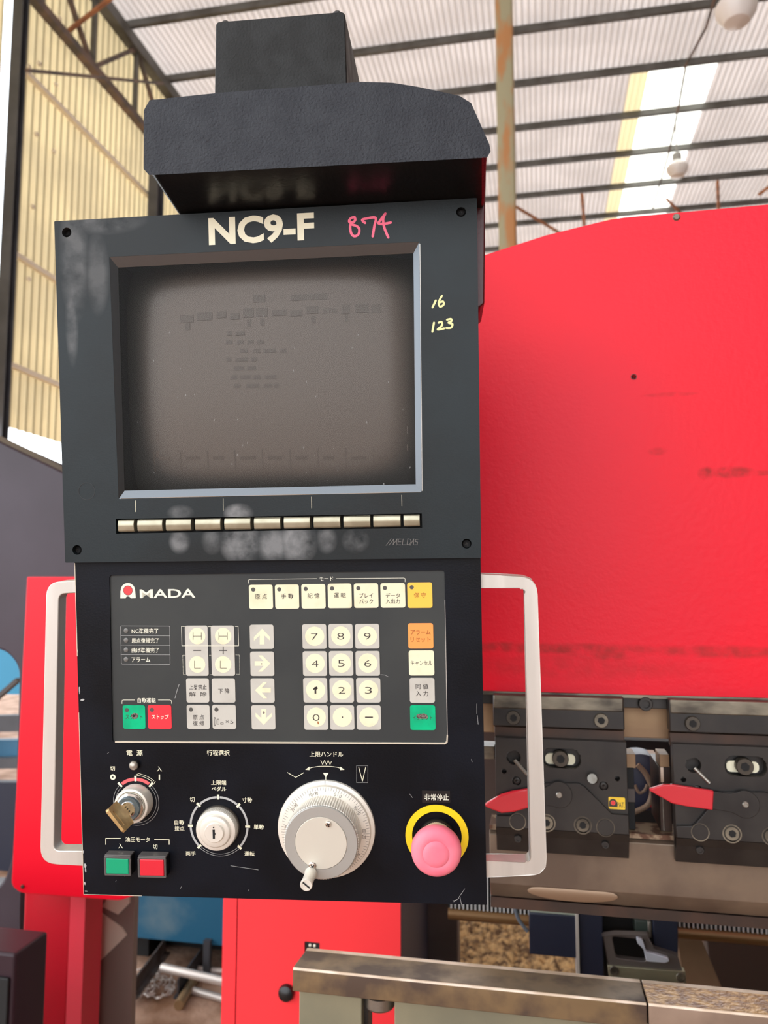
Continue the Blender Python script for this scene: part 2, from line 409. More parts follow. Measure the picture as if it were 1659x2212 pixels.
tag(mb.build('steel_post'), 'rust streaked grey green post rising above the red press to the roof', 'column')
q = hit(337, 420, 0, WALLX+0.2)
mb = MB(); mb.box(q.x-0.07, q.y-0.1, 0, q.x+0.07, q.y-0.085, q.z+0.25, M_coldk); mb.box(q.x-0.07, q.y+0.085, 0, q.x+0.07, q.y+0.1, q.z+0.25, M_coldk); mb.box(q.x-0.01, q.y-0.085, 0, q.x+0.01, q.y+0.085, q.z+0.25, M_coldk)
tag(mb.build('short_column'), 'short grey column by the yellow wall, just left above the screen console', 'column')
# orange diagonal brace and thin tie from the left column
mb = MB(); a = hit(60, 135, 1, 7.6); b = hit(250, -12, 1, 7.6); mb.tube([a, b], 0.028, M_orust, 8)
tag(mb.build('diagonal_brace'), 'orange rusted diagonal brace rising from the dark column to the roof', 'brace')
mb = MB(); a = hit(58, 152, 0, WALLX+0.3); b = hit(356, 181, 0, WALLX+0.3); mb.tube([a, b], 0.02, M_rust, 6)
tag(mb.build('tie_rod'), 'thin brown tie rod running right from the dark column', 'rod')
# hanging lamps
M_bulb = mat('frosted glass lamp bowl', (236, 230, 226), 0.3)
M_capw = mat('grey lamp housing', (150, 146, 140), 0.5)
def lamp(px, py, Y, rpx, label):
    c = hit(px, py, 1, Y); r = rpx*(c-CAM).length/FPX
    e = empty('hanging_lamp', Matrix.Translation(c), label, 'lamp', 'hanging lamps under the roof')
    mb = MB(); mb.lathe((0, 0), [(0.001, -r), (r*0.6, -r*0.85), (r*0.95, -r*0.35), (r, 0), (r*0.8, r*0.3), (r*0.45, r*0.6)], M_bulb, 24); mb.build('lamp_bowl', e)
    mb = MB(); mb.lathe((0, 0), [(r*0.45, r*0.6), (r*0.42, r*1.3), (r*0.15, r*1.4), (0.001, r*1.45)], M_capw, 16); mb.build('lamp_housing', e)
    mb = MB(); mb.tube([(0, 0, r*1.4), (0, 0, ROOF-c.z)], 0.012, M_capw, 6); mb.build('cord', e)
lamp(1590, 14, 7.6, 34, 'white bowl lamp at the top right corner, nearer the camera')
lamp(1463, 362, 12.5, 20, 'small white bowl lamp hanging before the bright skylight')

# ================================================================== RED PRESS BRAKE
M_red = mat('press red enamel', (240, 6, 38), 0.42, spec=0.28, col2=(234, 12, 44), nscale=2.5, ndet=5, bump=0.28, bscale=150, bdist=0.0012, rvar=0.08)
M_red2 = mat('red enamel', (226, 8, 36), 0.35, spec=0.3)
M_navy = mat('dark blue grey paint', (48, 52, 74), 0.45)
M_dgry = mat('dark warm grey paint', (78, 68, 64), 0.5, col2=(66, 58, 56), nscale=6)
M_tool = mat('black oxide tool steel', (40, 37, 36), 0.34, 0.35, col2=(50, 46, 43), nscale=30, rvar=0.1)
M_tool2 = mat('brown oxide tool steel', (72, 52, 42), 0.4, 0.4, col2=(56, 44, 38), nscale=20)
M_toolw = mat('scuffed tool steel', (132, 124, 108), 0.36, 0.5, col2=(72, 66, 58), nscale=40, stretch=(0.4, 1, 1))
M_beige = mat('beige guide block', (142, 112, 82), 0.5, 0.2, col2=(158, 128, 94), nscale=30, stretch=(0.3, 1, 1))
M_bar = mat('bare brown steel bar', (128, 112, 96), 0.36, 0.55, col2=(100, 84, 72), nscale=9, ndet=8, rvar=0.15)
M_barrust = mat('rust spotted bar', (150, 128, 104), 0.5, 0.3, col2=(92, 60, 42), nscale=60, thr=(0.48, 0.56))
M_die = mat('mottled bronze die steel', (128, 104, 74), 0.42, 0.4, col2=(84, 66, 54), nscale=22, ndet=6, rvar=0.15, thr=(0.4, 0.62))
M_dietop = mat('ground steel edge', (226, 204, 184), 0.45, 0.25, col2=(196, 172, 148), nscale=30)
M_bed = mat('grey green bed plate', (138, 132, 108), 0.45, 0.3, col2=(124, 120, 100), nscale=8)
M_grip = mat('red dipped vinyl grip', (206, 34, 48), 0.3, coat=0.3)
M_navyb = mat('speckled navy housing', (18, 24, 44), 0.5, col2=(60, 72, 92), nscale=260, thr=(0.72, 0.76))
M_greenst = mat('greenish worn steel', (150, 146, 122), 0.35, 0.6, col2=(120, 116, 98), nscale=20, stretch=(0.3, 1, 1))
M_cable = mat('brown cable', (128, 104, 84), 0.5)
M_sticker = mat('yellow sticker', (240, 200, 50), 0.45)

YR = 0.895
FR = FY(YR)
pb = empty('press_brake', Matrix.Translation((0.35, YR+0.2, 0)), 'large red press brake filling the right side behind the console', 'machine')
def PB(fr): return Matrix.Translation((0.35, YR+0.2, 0)).inverted() @ fr.M()
def sub(o, parent, M): o.parent = parent; o.matrix_local = M
def build_in(mb, name, parent, M, **k):
    o = mb.build(name, **k); o.parent = parent; o.matrix_local = M; return o
# ram plate, holes and top profile
xl = FR.p(1012, 1000)[0]
top = [FR.p(1040, 553), FR.p(1180, 505), FR.p(1330, 471), FR.p(1400, 465)]
sl = (top[1][1]-top[0][1])/(top[1][0]-top[0][0])
bot = (FR.p(1060, 1492)[1]+FR.p(1600, 1507)[1])/2
xr = 1.7
outer = [(xl, bot), (xr, bot), (xr, FR.p(1550, 452)[1]), (FR.p(1345, 470)[0], FR.p(1345, 470)[1]), (FR.p(1318, 473)[0], FR.p(1318, 474)[1]), FR.p(1180, 508), top[0], (xl, top[0][1]+sl*(xl-top[0][0]))]
mb = MB(); h = FR.p(1369, 814)
plate(mb, outer, [circ(h, 0.0028, 12)], -0.045, 0, M_red)
ram = build_in(mb, 'ram', pb, PB(FR), bevel=0.0012)
_blobs = []
for px, py, rx, ry, s in ((1525, 1022, 12, 10, .8), (1580, 1020, 34, 9, .9), (1640, 1022, 30, 5, .5), (1180, 1400, 190, 9, .6), (1300, 1412, 60, 12, .5), (1560, 1408, 120, 10, .5), (1230, 1440, 200, 20, .22), (1420, 975, 14, 7, .4), (1450, 852, 40, 4, .3)):
    c = FR.p(px, py); s1 = FR.s1(px, py); _blobs.append((c[0], c[1], rx*s1*1.6, ry*s1*1.6, s))
patches(M_red, _blobs, (120, 50, 40))
mb = MB(); plate(mb, circ(h, 0.0034, 14), [circ(h, 0.0027, 14)], 0, 0.0004, M_tool); build_in(mb, 'hole_rim', ram, Matrix.Identity(4))
mb = MB(); c = FR.p(1461, 462); mb.lathe((0, 0), [(0.003, 0), (0.0045, 0.001), (0.0045, 0.012), (0.003, 0.014)], M_toolw, 12)
build_in(mb, 'stop_pin', ram, Matrix.Translation((c[0], c[1]-0.004, -0.012)))
# strip and body below the ram
zb = FR.p(1200, 1494)[1]; zb2 = FR.p(1340, 1508)[1]
mb = MB(); mb.box(xl, bot-0.004, -0.05, xr, bot, 0.0008, M_toolw); mb.box(xl, FR.p(1393, 1532)[1], -0.055, xr, bot-0.004, -0.006, M_tool)
build_in(mb, 'ram_foot', pb, PB(FR), bevel=0.0005)
mb = MB(); c = FR.p(1393, 1519, -0.006); mb.lathe(c, [(0.0075, -0.006), (0.0075, 0.001), (0.0068, 0.002), (0.0045, 0.002), (0.0045, -0.002), (0.001, -0.002)], M_tool, 24)
build_in(mb, 'foot_bolt', pb, PB(FR))
# guide blocks seen between the clamps
def px_box(fr, x0, y0, x1, y1, w0, w1, m, mb=None, w=None):
    ww = w1 if w is None else w
    a = fr.p(x0, (y0+y1)/2, ww); b = fr.p(x1, (y0+y1)/2, ww); c = fr.p((x0+x1)/2, y0, ww); d = fr.p((x0+x1)/2, y1, ww)
    own = mb or MB(); own.box(a[0], d[1], w0, b[0], c[1], w1, m); return own
gb = px_box(FR, 1040, 1531, 1659+1900, 1627, -0.055, -0.018, M_beige); build_in(gb, 'guide_block', pb, PB(FR), bevel=0.0008)
for _a in ((1340, 1629, 1373, 1659, -0.05, -0.018, M_beige), (1425, 1630, 1446, 1657, -0.05, -0.018, M_beige), (1036, 1612, 1068, 1640, -0.05, -0.018, M_toolw)):
    build_in(px_box(FR, *_a), 'spacer_block', pb, PB(FR), bevel=0.0006)
gb = px_box(FR, 1352, 1659, 1371, 1792, -0.08, -0.016, M_dark); px_box(FR, 1354, 1704, 1372, 1733, -0.06, -0.015, M_dgry, gb); px_box(FR, 1425, 1657, 1450, 1796, -0.09, -0.02, M_tool2, gb)
px_box(FR, 1427, 1657, 1434, 1690, -0.03, -0.019, M_dietop, gb); px_box(FR, 1431, 1690, 1434, 1795, -0.03, -0.019, M_steel, gb)
build_in(gb, 'side_bracket', pb, PB(FR), bevel=0.0004)
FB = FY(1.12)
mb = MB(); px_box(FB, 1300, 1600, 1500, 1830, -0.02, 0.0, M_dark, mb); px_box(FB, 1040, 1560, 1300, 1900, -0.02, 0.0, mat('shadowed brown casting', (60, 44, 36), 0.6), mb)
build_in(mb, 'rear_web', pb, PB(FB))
mb = MB(); px_box(FR, 1374, 1634, 1422, 1655, -0.16, -0.12, M_beige, mb, -0.12); build_in(mb, 'lit_plate', pb, PB(FR))
mb = MB(); c = FR.p(1385, 1690, -0.12); mb.lathe(c, [(0.03, -0.17), (0.034, -0.16), (0.034, -0.12), (0.028, -0.118), (0.001, -0.118)], M_navy, 28); build_in(mb, 'blue_motor_end', pb, PB(FR), label='dark blue round motor end')
def ptube(fr, pts, w, r, m, mb, seg=10):
    Q = []
    P = [fr.p(a, b, w) for a, b in pts]
    # smooth (Catmull-Rom)
    for i in range(len(P)-1):
        p0 = P[max(i-1, 0)]; p1 = P[i]; p2 = P[i+1]; p3 = P[min(i+2, len(P)-1)]
        for k in range(6):
            t = k/6
            Q.append(tuple(0.5*((2*p1[j])+(-p0[j]+p2[j])*t+(2*p0[j]-5*p1[j]+4*p2[j]-p3[j])*t*t+(-p0[j]+3*p1[j]-3*p2[j]+p3[j])*t**3) for j in (0, 1)))
    Q.append(P[-1]); mb.tube([(x, y, w) for x, y in Q], r, m, seg)
mb = MB(); ptube(FR, ((1377, 1652), (1395, 1672), (1408, 1705), (1402, 1735), (1385, 1748), (1368, 1755)), -0.10, 0.0032, M_cable, mb); build_in(mb, 'brown_cable', pb, PB(FR))
mb = MB(); ptube(FR, ((1410, 1697), (1421, 1715), (1420, 1730), (1404, 1742)), -0.10, 0.0016, M_grip, mb); ptube(FR, ((1372, 1696), (1380, 1712), (1392, 1708), (1398, 1695)), -0.10, 0.0018, M_cable, mb); build_in(mb, 'thin_wire', pb, PB(FR))

# the long bare bar under the clamps
FB1 = FY(YR+0.010)
def zat(fr, px, py, w=0): return fr.p(px, py, w)[1]
xb = FR.p(1058, 1880)[0]
z1 = FR.p(1400, 1800, -0.02)[1]; z2 = FR.p(1400, 1822, -0.001)[1]; z3 = FR.p(1300, 1925, -0.001)[1]; z4 = FR.p(1300, 1945, -0.009)[1]; z5 = FR.p(1300, 1956, -0.009)[1]
prof = [(-0.055, z5), (-0.013, z5), (-0.009, z4), (-0.001, z3), (-0.001, z2), (-0.013, z1), (-0.055, z1)]    # (w, z)
mb = MB()
mb.loft([[(x, z, w) for (w, z) in prof] for x in (xr, xb)], M_bar)
beam = build_in(mb, 'tool_rail', pb, PB(FR), bevel=0.0008)
mb = MB(); mb.box(xb, z1-0.002, -0.05, xr, z1+0.003, -0.006, M_barrust); build_in(mb, 'rail_top_strip', pb, PB(FR))
mb = MB(); a = FR.p(1236, 1930, -0.003); mb.lathe((0, 0), [(0.048, 0), (0.048, 0.0025), (0.044, 0.003), (0.001, 0.003)], mat('polished flat', (140, 116, 94), 0.35, 0.5), 30)
build_in(mb, 'worn_flat', beam, Matrix.Translation((a[0], a[1], -0.0045)) @ Matrix.Diagonal((1.0, 0.17, 1, 1)))
mb = MB(); mb.box(xb, z5-0.012, -0.055, xr, z5-0.001, -0.012, M_tool2); build_in(mb, 'rail_underside', pb, PB(FR))

# lower bed, two die rails lying on it
yb0 = zat(FR, 900, 2170, 0.02)
def die_rail(x0, x1, mt, ms, mf, label):
    zt_ = zat(FR, 900, 2079, -0.025); zl = zat(FR, 900, 2117, 0.02); zl2 = zat(FR, 900, 2122, 0.02)
    M = Matrix.Translation((x0, YR-0.02, yb0))
    e = empty('die_rail', M, label, 'die rail', 'lower die rails end to end')
    Fd = FY(YR-0.02)
    def rel(z): return z-yb0
    L = x1-x0
    # cross-section in (y, z) with y into the machine
    d1 = 0.045; d2 = 0.05+0.004
    mb = MB()
    sec = [(0, 0), (0.056, 0), (0.056, rel(zt_)), (0.049, rel(zt_)-0.0005), (0.0015, rel(zl)), (0, rel(zl2))]
    n = len(sec); rings = [[(x, y, z) for y, z in sec] for x in (0, L)]
    vs = rings[0]+rings[1]
    for i in range(n):
        j = (i+1) % n; m = [mt, mt, mt, ms, mt, mf][i]
        mm = {0: mf, 1: mf, 2: mt, 3: ms, 4: mt, 5: mf}[i]
        mb.add([vs[i], vs[j], vs[n+j], vs[n+i]], [[0, 1, 2, 3][::-1]], mm)
    mb.add(rings[0], [list(range(n))], mf); mb.add(rings[1], [list(range(n))[::-1]], mf)
    o = mb.build('rail_body', e, bevel=0.0009, weld=True)
    return e
xa = FR.p(632, 2110, 0.02)[0]; xj = FR.p(1399, 2170, 0.02)[0]
die_rail(xa, xj-0.0008, M_dietop, M_die, M_die, 'long mottled bronze die rail in front, its left end below the console')
M_gold = mat('scaly tan steel', (206, 162, 108), 0.4, 0.45, col2=(150, 112, 84), nscale=90, bump=0.6, bscale=220, bdist=0.002)
M_tan = mat('matt tan steel', (150, 126, 108), 0.5, 0.3, col2=(128, 106, 90), nscale=14)
die_rail(xj+0.0008, xr, M_dietop, M_gold, M_tan, 'scaly tan die rail piece at the lower right corner')
# bed plates under the rails
def pbox(fr, x0, x1, yr, ztop, zbot, w0, w1, m, name, parent, M, bev=0.001, label=None):
    mb = MB(); a = fr.p(x0, yr, w1)[0]; b = fr.p(x1, yr, w1)[0]; mb.box(a, zbot, w0, b, ztop, w1, m)
    return build_in(mb, name, parent, M, bevel=bev, label=label)
pbox(FR, 646, 781, 2190, yb0, 0.0, -0.03, 0.008, M_bed, 'bed_plate', pb, PB(FR))
mb = MB(); a = FR.p(852, 2190, 0.008)[0]; mb.box(a, 0.0, -0.03, xr, yb0, 0.008, M_bed); build_in(mb, 'bed_plate', pb, PB(FR), bevel=0.001)
mb = MB(); c = FR.p(819, 2177, -0.002); mb.T = Matrix.Translation((c[0], yb0-0.001, -0.006)) @ Matrix.Rotation(math.pi/2, 4, 'X')
mb.lathe((0, 0), [(0.0105, 0), (0.0105, 0.004), (0.017, 0.005), (0.017, 0.016), (0.0155, 0.018), (0.001, 0.018)], M_steel, 24)
build_in(mb, 'levelling_bolt', pb, PB(FR))
mb = MB(); a = FR.p(781, 2190, 0)[0]; b = FR.p(794, 2190, 0)[0]; mb.box(a, 0, -0.025, b, yb0, -0.004, M_tool); build_in(mb, 'bed_rib', pb, PB(FR))
# frame of the press behind (columns that carry ram and bed, out of sight of the lens but there)
mb = MB(); mb.box(0.55, 0.0, -1.1, 0.75, bot+0.2, -0.75, M_dgry); build_in(mb, 'rear_frame', pb, PB(FR))

mb = MB(); FQ = FY(1.75); P = FQ.ps([(1522, 1985), (1900, 1990), (1900, 2300), (1580, 2250)]); P[2] = (P[2][0], 0.0); P[3] = (P[3][0], 0.0); mb.prism(P, -0.05, 0, mat('shaded brown frame', (58, 42, 34), 0.6)); build_in(mb, 'rear_frame', pb, PB(FQ), bevel=0.002)  # dark panel for the rear frame; its shadow is put into the colour
# red cabinet under the console
FC = FY(1.28)
cx0 = FC.p(481, 2080)[0]; cx1 = FC.p(866, 2060)[0]; cxs = FC.p(512, 2080)[0]; cz = FC.p(600, 1880)[1]
cab = empty('red_cabinet', FC.M() @ Matrix.Translation(((cx0+cx1)/2, 0, 0)), 'bright red machine cabinet under the console with black bumper', 'cabinet')
cab.matrix_world = Matrix.Translation(((cx0+cx1)/2, 1.28, 0)) @ Matrix.Rotation(math.pi/2, 4, 'X')
def cloc(x): return x-(cx0+cx1)/2
mb = MB(); mb.box(cloc(cx0), 0.02, -0.30, cloc(cx1), cz, -0.002, M_navy); mb.build('cabinet_body', cab, bevel=0.002)
M_redc = mat('light red cabinet enamel', (244, 54, 60), 0.4, spec=0.3)
mb = MB(); sx, sy = FC.p(675, 2047); hw = 17*FC.s1(675, 2047); hh = 13*FC.s1(675, 2047)
plate(mb, rrect(cloc(cxs)+0.001, 0.03, cloc(cx1), cz, 0.003), [rrect(cloc(sx)-hw, sy-hh, cloc(sx)+hw, sy+hh, 0.001)], 0.0, 0.003, M_redc); mb.build('front_panel', cab, bevel=0.0006)
mb = MB(); mb.box(cloc(cx0), 0.03, 0.0, cloc(cxs)-0.001, cz, 0.003, M_redc); mb.build('side_strip', cab, bevel=0.0006)
mb = MB(); mb.box(cloc(sx)-hw, sy-hh, -0.0015, cloc(sx)+hw, sy+hh, 0.0006, M_dark)
for d in (-5, 5): mb.lathe((cloc(sx)+d*FC.s1(675, 2047), sy+0.004), [(0.0022, 0.0006), (0.0022, 0.002), (0.001, 0.0025)], M_wht, 12)
mb.build('socket', cab, label='small black socket with two white dots')
mb = MB(); c = FC.p(617, 2147, 0.01); mb.lathe((cloc(c[0]), c[1]), [(0.0125, 0.003), (0.0135, 0.008), (0.012, 0.012), (0.006, 0.0155), (0.001, 0.016)], M_blackpl, 28); mb.build('rubber_bumper', cab, label='round black rubber bumper')
# dark grey plate behind it
FD = FY(1.62)
a = FD.p(897, 2020)[0]; b = FD.p(988, 2020)[0]
mb = MB(); mb.box(a, 0, -0.05, b, FD.p(940, 1900)[1], 0, M_dgry); o = mb.build('rear_leg_plate', bevel=0.002); o.matrix_world = FD.M()
tag(o, 'tall dark grey steel plate standing behind the red cabinet', 'plate')

# ------------------------------------------------------------------ one touch tool clamps
def clamp(first, label, lever_ang, grip_poly, sticker, dx):
    FCm = FY(YR-0.004)
    ox, oz = FCm.p(1212, 1690)
    def q(px, py, w=0.0):
        x, z = FCm.p(px, py, w); return (x-ox, z-oz)
    def qs(pts, w=0.0): return [q(a, b, w) for a, b in pts]
    s1 = FCm.s1(1212, 1690)
    M = Matrix.Translation((ox+dx, YR-0.004, oz)) @ Matrix.Rotation(math.pi/2, 4, 'X')
    e = empty('tool_clamp', M, label, 'tool clamp', 'tool clamps in a row under the red ram')
    L = q(1068, 1690)[0]; R = q(1353, 1690)[0]
    def Z(y, w=0): return q(1212, y, w)[1]
    mb = MB(); mb.box(L, Z(1573, .01), -0.008, R-0.001, Z(1504, .01), 0.010, M_tool); mb.box(L+0.001, Z(1534, .011), -0.008, R-0.002, Z(1505, .011), 0.0112, M_toolw); mb.build('upper_bar', e, bevel=0.0012)
    mb = MB(); mb.box(L+0.001, Z(1602), -0.008, R-0.001, Z(1573), 0.002, M_tool2); mb.build('neck', e, bevel=0.0006)
    holes = [circ(q(1109, 1636, .012), 15*s1, 20), rrect(q(1172, 1655, .012)[0], q(1172, 1657, .012)[1], q(1254, 1620, .012)[0], q(1254, 1619, .012)[1], 17*s1, 6),
             circ(q(1089, 1666, .012), 5*s1, 12), circ(q(1334, 1682, .012), 5*s1, 12)]
    for px, py, r in ((1116, 1687, 9), (1304, 1698, 9)): holes.append(circ(q(px, py, .012), r*s1, 16))
    mb = MB(); plate(mb, [(L+0.002, Z(1806, .012)), (R, Z(1806, .012)), (R, Z(1598, .012)), (L+0.002, Z(1598, .012))], holes, 0.0, 0.012, M_tool)
    mb.box(L+0.002, Z(1806, .012), -0.004, R, Z(1600, .012), 0.0, M_tool); body = mb.build('body_plate', e, bevel=0.0006)
    mb = MB(); mb.loft([[(x, Z(1845, .004), -0.004), (x, Z(1845, .004), 0.004), (x, Z(1806, .012), 0.012), (x, Z(1806, .012), -0.004)] for x in (R, L+0.002)], M_tool); mb.build('lower_lip', e, bevel=0.0006)
    # slot with white stops and its bolt
    mb = MB(); mb.prism(rrect(q(1178, 1648)[0], q(1178, 1648)[1], q(1242, 1628)[0], q(1242, 1628)[1], 9*s1, 5), 0.0002, 0.004, M_cream); mb.build('slot_stop', e, label='white slot stop')
    def hexbolt(px, py, r, w, name='socket_bolt', m=M_toolw, h=0.006):
        c = q(px, py, w+h); R_ = r*s1; mb = MB()
        mb.lathe(c, [(R_, w-0.004), (R_, w+h-0.001), (R_*0.93, w+h), (R_*0.55, w+h), (R_*0.55, w+h-0.0005)], m, 28)
        mb.prism([(c[0]+R_*0.52*math.cos(math.pi/3*k+.3), c[1]+R_*0.52*math.sin(math.pi/3*k+.3)) for k in range(6)], w+h-0.0005, w+h+0.0001, M_dark)
        return mb.build(name, e)
    hexbolt(1211, 1640, 17, 0.008); hexbolt(1109, 1551, 15, 0.0112, h=0.004); hexbolt(1299, 1557, 15, 0.0112, h=0.004)
    # inclined pin in the round hole
    mb = MB(); a = q(1112, 1640, .006); b = q(1140, 1673, .014); mb.tube([(a[0], a[1], 0.0105), (b[0], b[1], 0.0145)], 4.2*s1, M_steel, 10); mb.build('release_pin', e)
    for px, py, r in ((1116, 1687, 8), (1304, 1698, 8)):
        mb = MB(); mb.lathe(q(px, py, .011), [(r*s1, 0.002), (r*s1, 0.0105), (r*s1*.8, 0.011), (r*s1*.4, 0.011), (.0003, .010)], M_tool, 18); mb.build('dowel', e)
    mb = MB(); c = q(1284, 1685, .014); a = q(1279, 1681, .022); mb.tube([(c[0], c[1], 0.009), (a[0], a[1], 0.024)], 10*s1, M_steel, 14); mb.build('stop_pin', e)
    # wedge cover, symmetrical
    pts = [(1069, 1762), (1105, 1762), (1163, 1692), (1250, 1692), (1263, 1699), (1322, 1759), (1353, 1761), (1353, 1804), (1069, 1804)]
    P = qs(pts, .0165); P[0] = (L+0.002, P[0][1]); P[-1] = (L+0.002, P[7][1]); P[6] = (R, P[6][1]); P[7] = (R, P[7][1])
    mb = MB(); mb.prism(P, 0.012, 0.0165, M_tool); mb.build('wedge_cover', e, bevel=0.0009)
    mb = MB(); mb.loft([[(x, P[7][1]-0.014, 0.006), (x, P[7][1]-0.014, 0.008), (x, P[7][1], 0.0165), (x, P[7][1], 0.006)] for x in (R, L+0.002)], M_tool); mb.build('cover_lip', e)
    for px, py, r in ((1118, 1775, 18), (1308, 1788, 19)):
        mb = MB(); c = q(px, py, .017); plate(mb, circ(c, r*s1, 28), [circ(c, (r-2)*s1, 28)], 0.0165, 0.0168, M_toolw); mb.lathe(c, [((r-3)*s1, 0.0165), ((r-3)*s1, 0.0172), (.0004, .0172)], M_tool, 28); mb.build('pivot_cap', e)
    for px, py in ((1181, 1778), (1259, 1783)):
        c = q(px, py, .017); mb = MB(); plate(mb, circ(c, 18.5*s1, 28), [circ(c, 16*s1, 28)], 0.0165, 0.0169, M_toolw); mb.build('bolt_recess', e); hexbolt(px, py, 14, 0.0165, h=0.0016)
    for px, py in ((1119, 1813), (1308, 1826)):
        c = q(px, py, .013); mb = MB(); mb.lathe(c, [(8*s1, 0.006), (8*s1, 0.0125), (7*s1, 0.0132), (4*s1, 0.0132), (4*s1, 0.0122), (.0004, .0122)], M_tool, 18); mb.build('set_screw', e)
    # lever
    lv = empty_part = bpy.data.objects.new('lever', None)
    bpy.data.objects.remove(lv)
    c = q(1208, 1718, .02)
    mb = MB(); mb.T = Matrix.Translation((c[0], c[1], 0)) @ Matrix.Rotation(lever_ang, 4, 'Z')
    r = 27*s1; A = 66*s1; t1 = 20*s1
    arm = [(r*math.cos(a), r*math.sin(a)) for a in [math.radians(k) for k in range(-125, 126, 10)]]+[(-30*s1, 17*s1), (-A, 17*s1), (-A, -17*s1), (-26*s1, -19*s1)]
    mb.prism(arm, 0.0168, 0.0188, M_tool); lev = mb.build('lever_arm', e, bevel=0.0004)
    mb = MB(); mb.T = Matrix.Translation((c[0], c[1], 0)) @ Matrix.Rotation(lever_ang, 4, 'Z')
    gp = [(-62*s1, 19*s1), (-62*s1, -19*s1)]+[(x*s1, y*s1) for x, y in grip_poly]
    mb.loft([[(x, y, z) for x, y in pg] for pg, z in ((gp, 0.0150), (gp, 0.0205))], M_grip); mb.build('lever_grip', lev, bevel=0.0016, seg=3, label='red dipped vinyl lever grip')
    mb = MB(); mb.lathe(c, [(6.5*s1, 0.0188), (6.5*s1, 0.0194), (5*s1, 0.0202), (3*s1, 0.0202), (3*s1, 0.019), (.0003, .019)], M_steel, 18); mb.build('lever_rivet', lev)
    if sticker:
        mb = MB(); a = q(1315, 1747, .0121); b = q(1350, 1723, .0121); mb.prism(rrect(a[0], a[1], b[0], b[1], 0.0012), 0.0121, 0.0124, M_sticker)
        w, h = b[0]-a[0], b[1]-a[1]
        mb.text('PAT.', a[0]+w*.74, a[1]+h*.38, w*.46, h*.44, 0.0124, M_blk, bold=0.006)
        cc = (a[0]+w*.27, a[1]+h*.52); rr = h*.33
        plate(mb, [(cc[0]-rr*1.05, cc[1]-rr), (cc[0]+rr*1.05, cc[1]-rr)]+[(cc[0]+rr*math.cos(math.radians(k)), cc[1]+rr*math.sin(math.radians(k))) for k in range(0, 181, 15)], [circ(cc, rr*.62, 16)], 0.0124, 0.0126, M_blk)
        mb.prism(circ(cc, rr*.58, 16), 0.0124, 0.0126, M_redp)
        st = mb.build('patent_sticker', e, label='yellow patent sticker')
    return e
dxc = FR.p(1445, 1690)[0]-FR.p(1067, 1690)[0]
clamp(True, 'black tool clamp with yellow sticker, seen partly through the console handle', math.radians(8), [(-100, -26), (-126, -26), (-156, -11), (-159, -7), (-156, -3), (-122, 12), (-96, 17)], True, 0.0)
clamp(False, 'black tool clamp with a nearly level red lever, cut off by the right edge', math.radians(-5), [(-110, -19), (-140, -17), (-185, 2), (-186, 6), (-160, 18), (-140, 21)], False, dxc)
# ------------------------------------------------------------------ back gauge
FG = FY(1.22)
bg = empty('back_gauge', Matrix.Translation((0.45, 1.22, 0.0)) @ Matrix.Rotation(math.pi/2, 4, 'X'), 'back gauge with navy boxes and silver finger seen under the tool rail', 'back gauge')
def gx(fr, x0, y0, x1, y1, w0, w1, m, mb):
    a = fr.p(x0, (y0+y1)/2, w1); b = fr.p(x1, (y0+y1)/2, w1); c = fr.p((x0+x1)/2, y0, w1); d = fr.p((x0+x1)/2, y1, w1)
    mb.box(a[0]-0.45, d[1], w0, b[0]-0.45, c[1], w1, m)
def gp_(pts, w=0.0): return [(x-0.45, z) for x, z in FG.ps(pts, w)]
mb = MB(); gx(FG, 1143, 1976, 1245, 2066, -0.08, 0, M_navyb, mb); mb.build('motor_box', bg, bevel=0.0015)
mb = MB(); gx(FG, 1145, 1940, 1243, 1976, -0.07, -0.004, mat('pale zinc plate', (170, 176, 158), 0.4, 0.4), mb); mb.build('zinc_plate', bg, bevel=0.001)
mb = MB(); gx(FG, 1244, 1930, 1251, 2125, -0.05, 0.004, M_alu, mb); mb.build('edge_plate', bg, bevel=0.0004)
mb = MB(); gx(FG, 1251, 1930, 1303, 2125, -0.08, 0, M_navyb, mb); mb.build('carriage_box', bg, bevel=0.0015)
mb = MB(); mb.prism(gp_([(1409, 1930), (1465, 1930), (1465, 2064), (1412, 2042)]), -0.08, 0.0, M_navyb); mb.build('carriage_box', bg, bevel=0.0015)
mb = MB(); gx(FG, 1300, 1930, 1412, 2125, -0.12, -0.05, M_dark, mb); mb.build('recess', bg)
mb = MB(); gx(FG, 1372, 1990, 1402, 2020, -0.05, -0.012, mat('dark green block', (52, 62, 56), 0.4), mb); gx(FG, 1383, 1945, 1392, 1962, -0.04, -0.01, M_beige, mb); gx(FG, 1400, 1992, 1408, 2026, -0.04, -0.006, M_steel, mb); mb.build('finger_holder', bg, bevel=0.001)
mb = MB(); plate(mb, gp_([(1302, 2022), (1330, 2018), (1399, 2020), (1412, 2048), (1464, 2064), (1474, 2098), (1314, 2090)], 0.01), [rpoly(gp_([(1322, 2023), (1392, 2030), (1396, 2078), (1331, 2070)], 0.01), 0.004)], -0.002, 0.01, mat('dark cast steel', (104, 96, 92), 0.4, 0.5)); mb.build('finger_frame', bg, bevel=0.001)
mb = MB(); mb.prism(gp_([(1313, 2086), (1481, 2099), (1483, 2125), (1316, 2114)], 0.014), 0.0, 0.014, M_greenst); mb.build('finger_bar', bg, bevel=0.001)
for px, py in ((1327, 2098), (1471, 2112)):
    mb = MB(); c = gp_([(px, py)], 0.015)[0]; mb.lathe(c, [(0.0066, 0.012), (0.0066, 0.0148), (0.006, 0.0155), (0.0035, 0.0155), (0.0035, 0.0145), (.0003, .0145)], M_toolw, 20); mb.build('bar_screw', bg)
mb = MB()
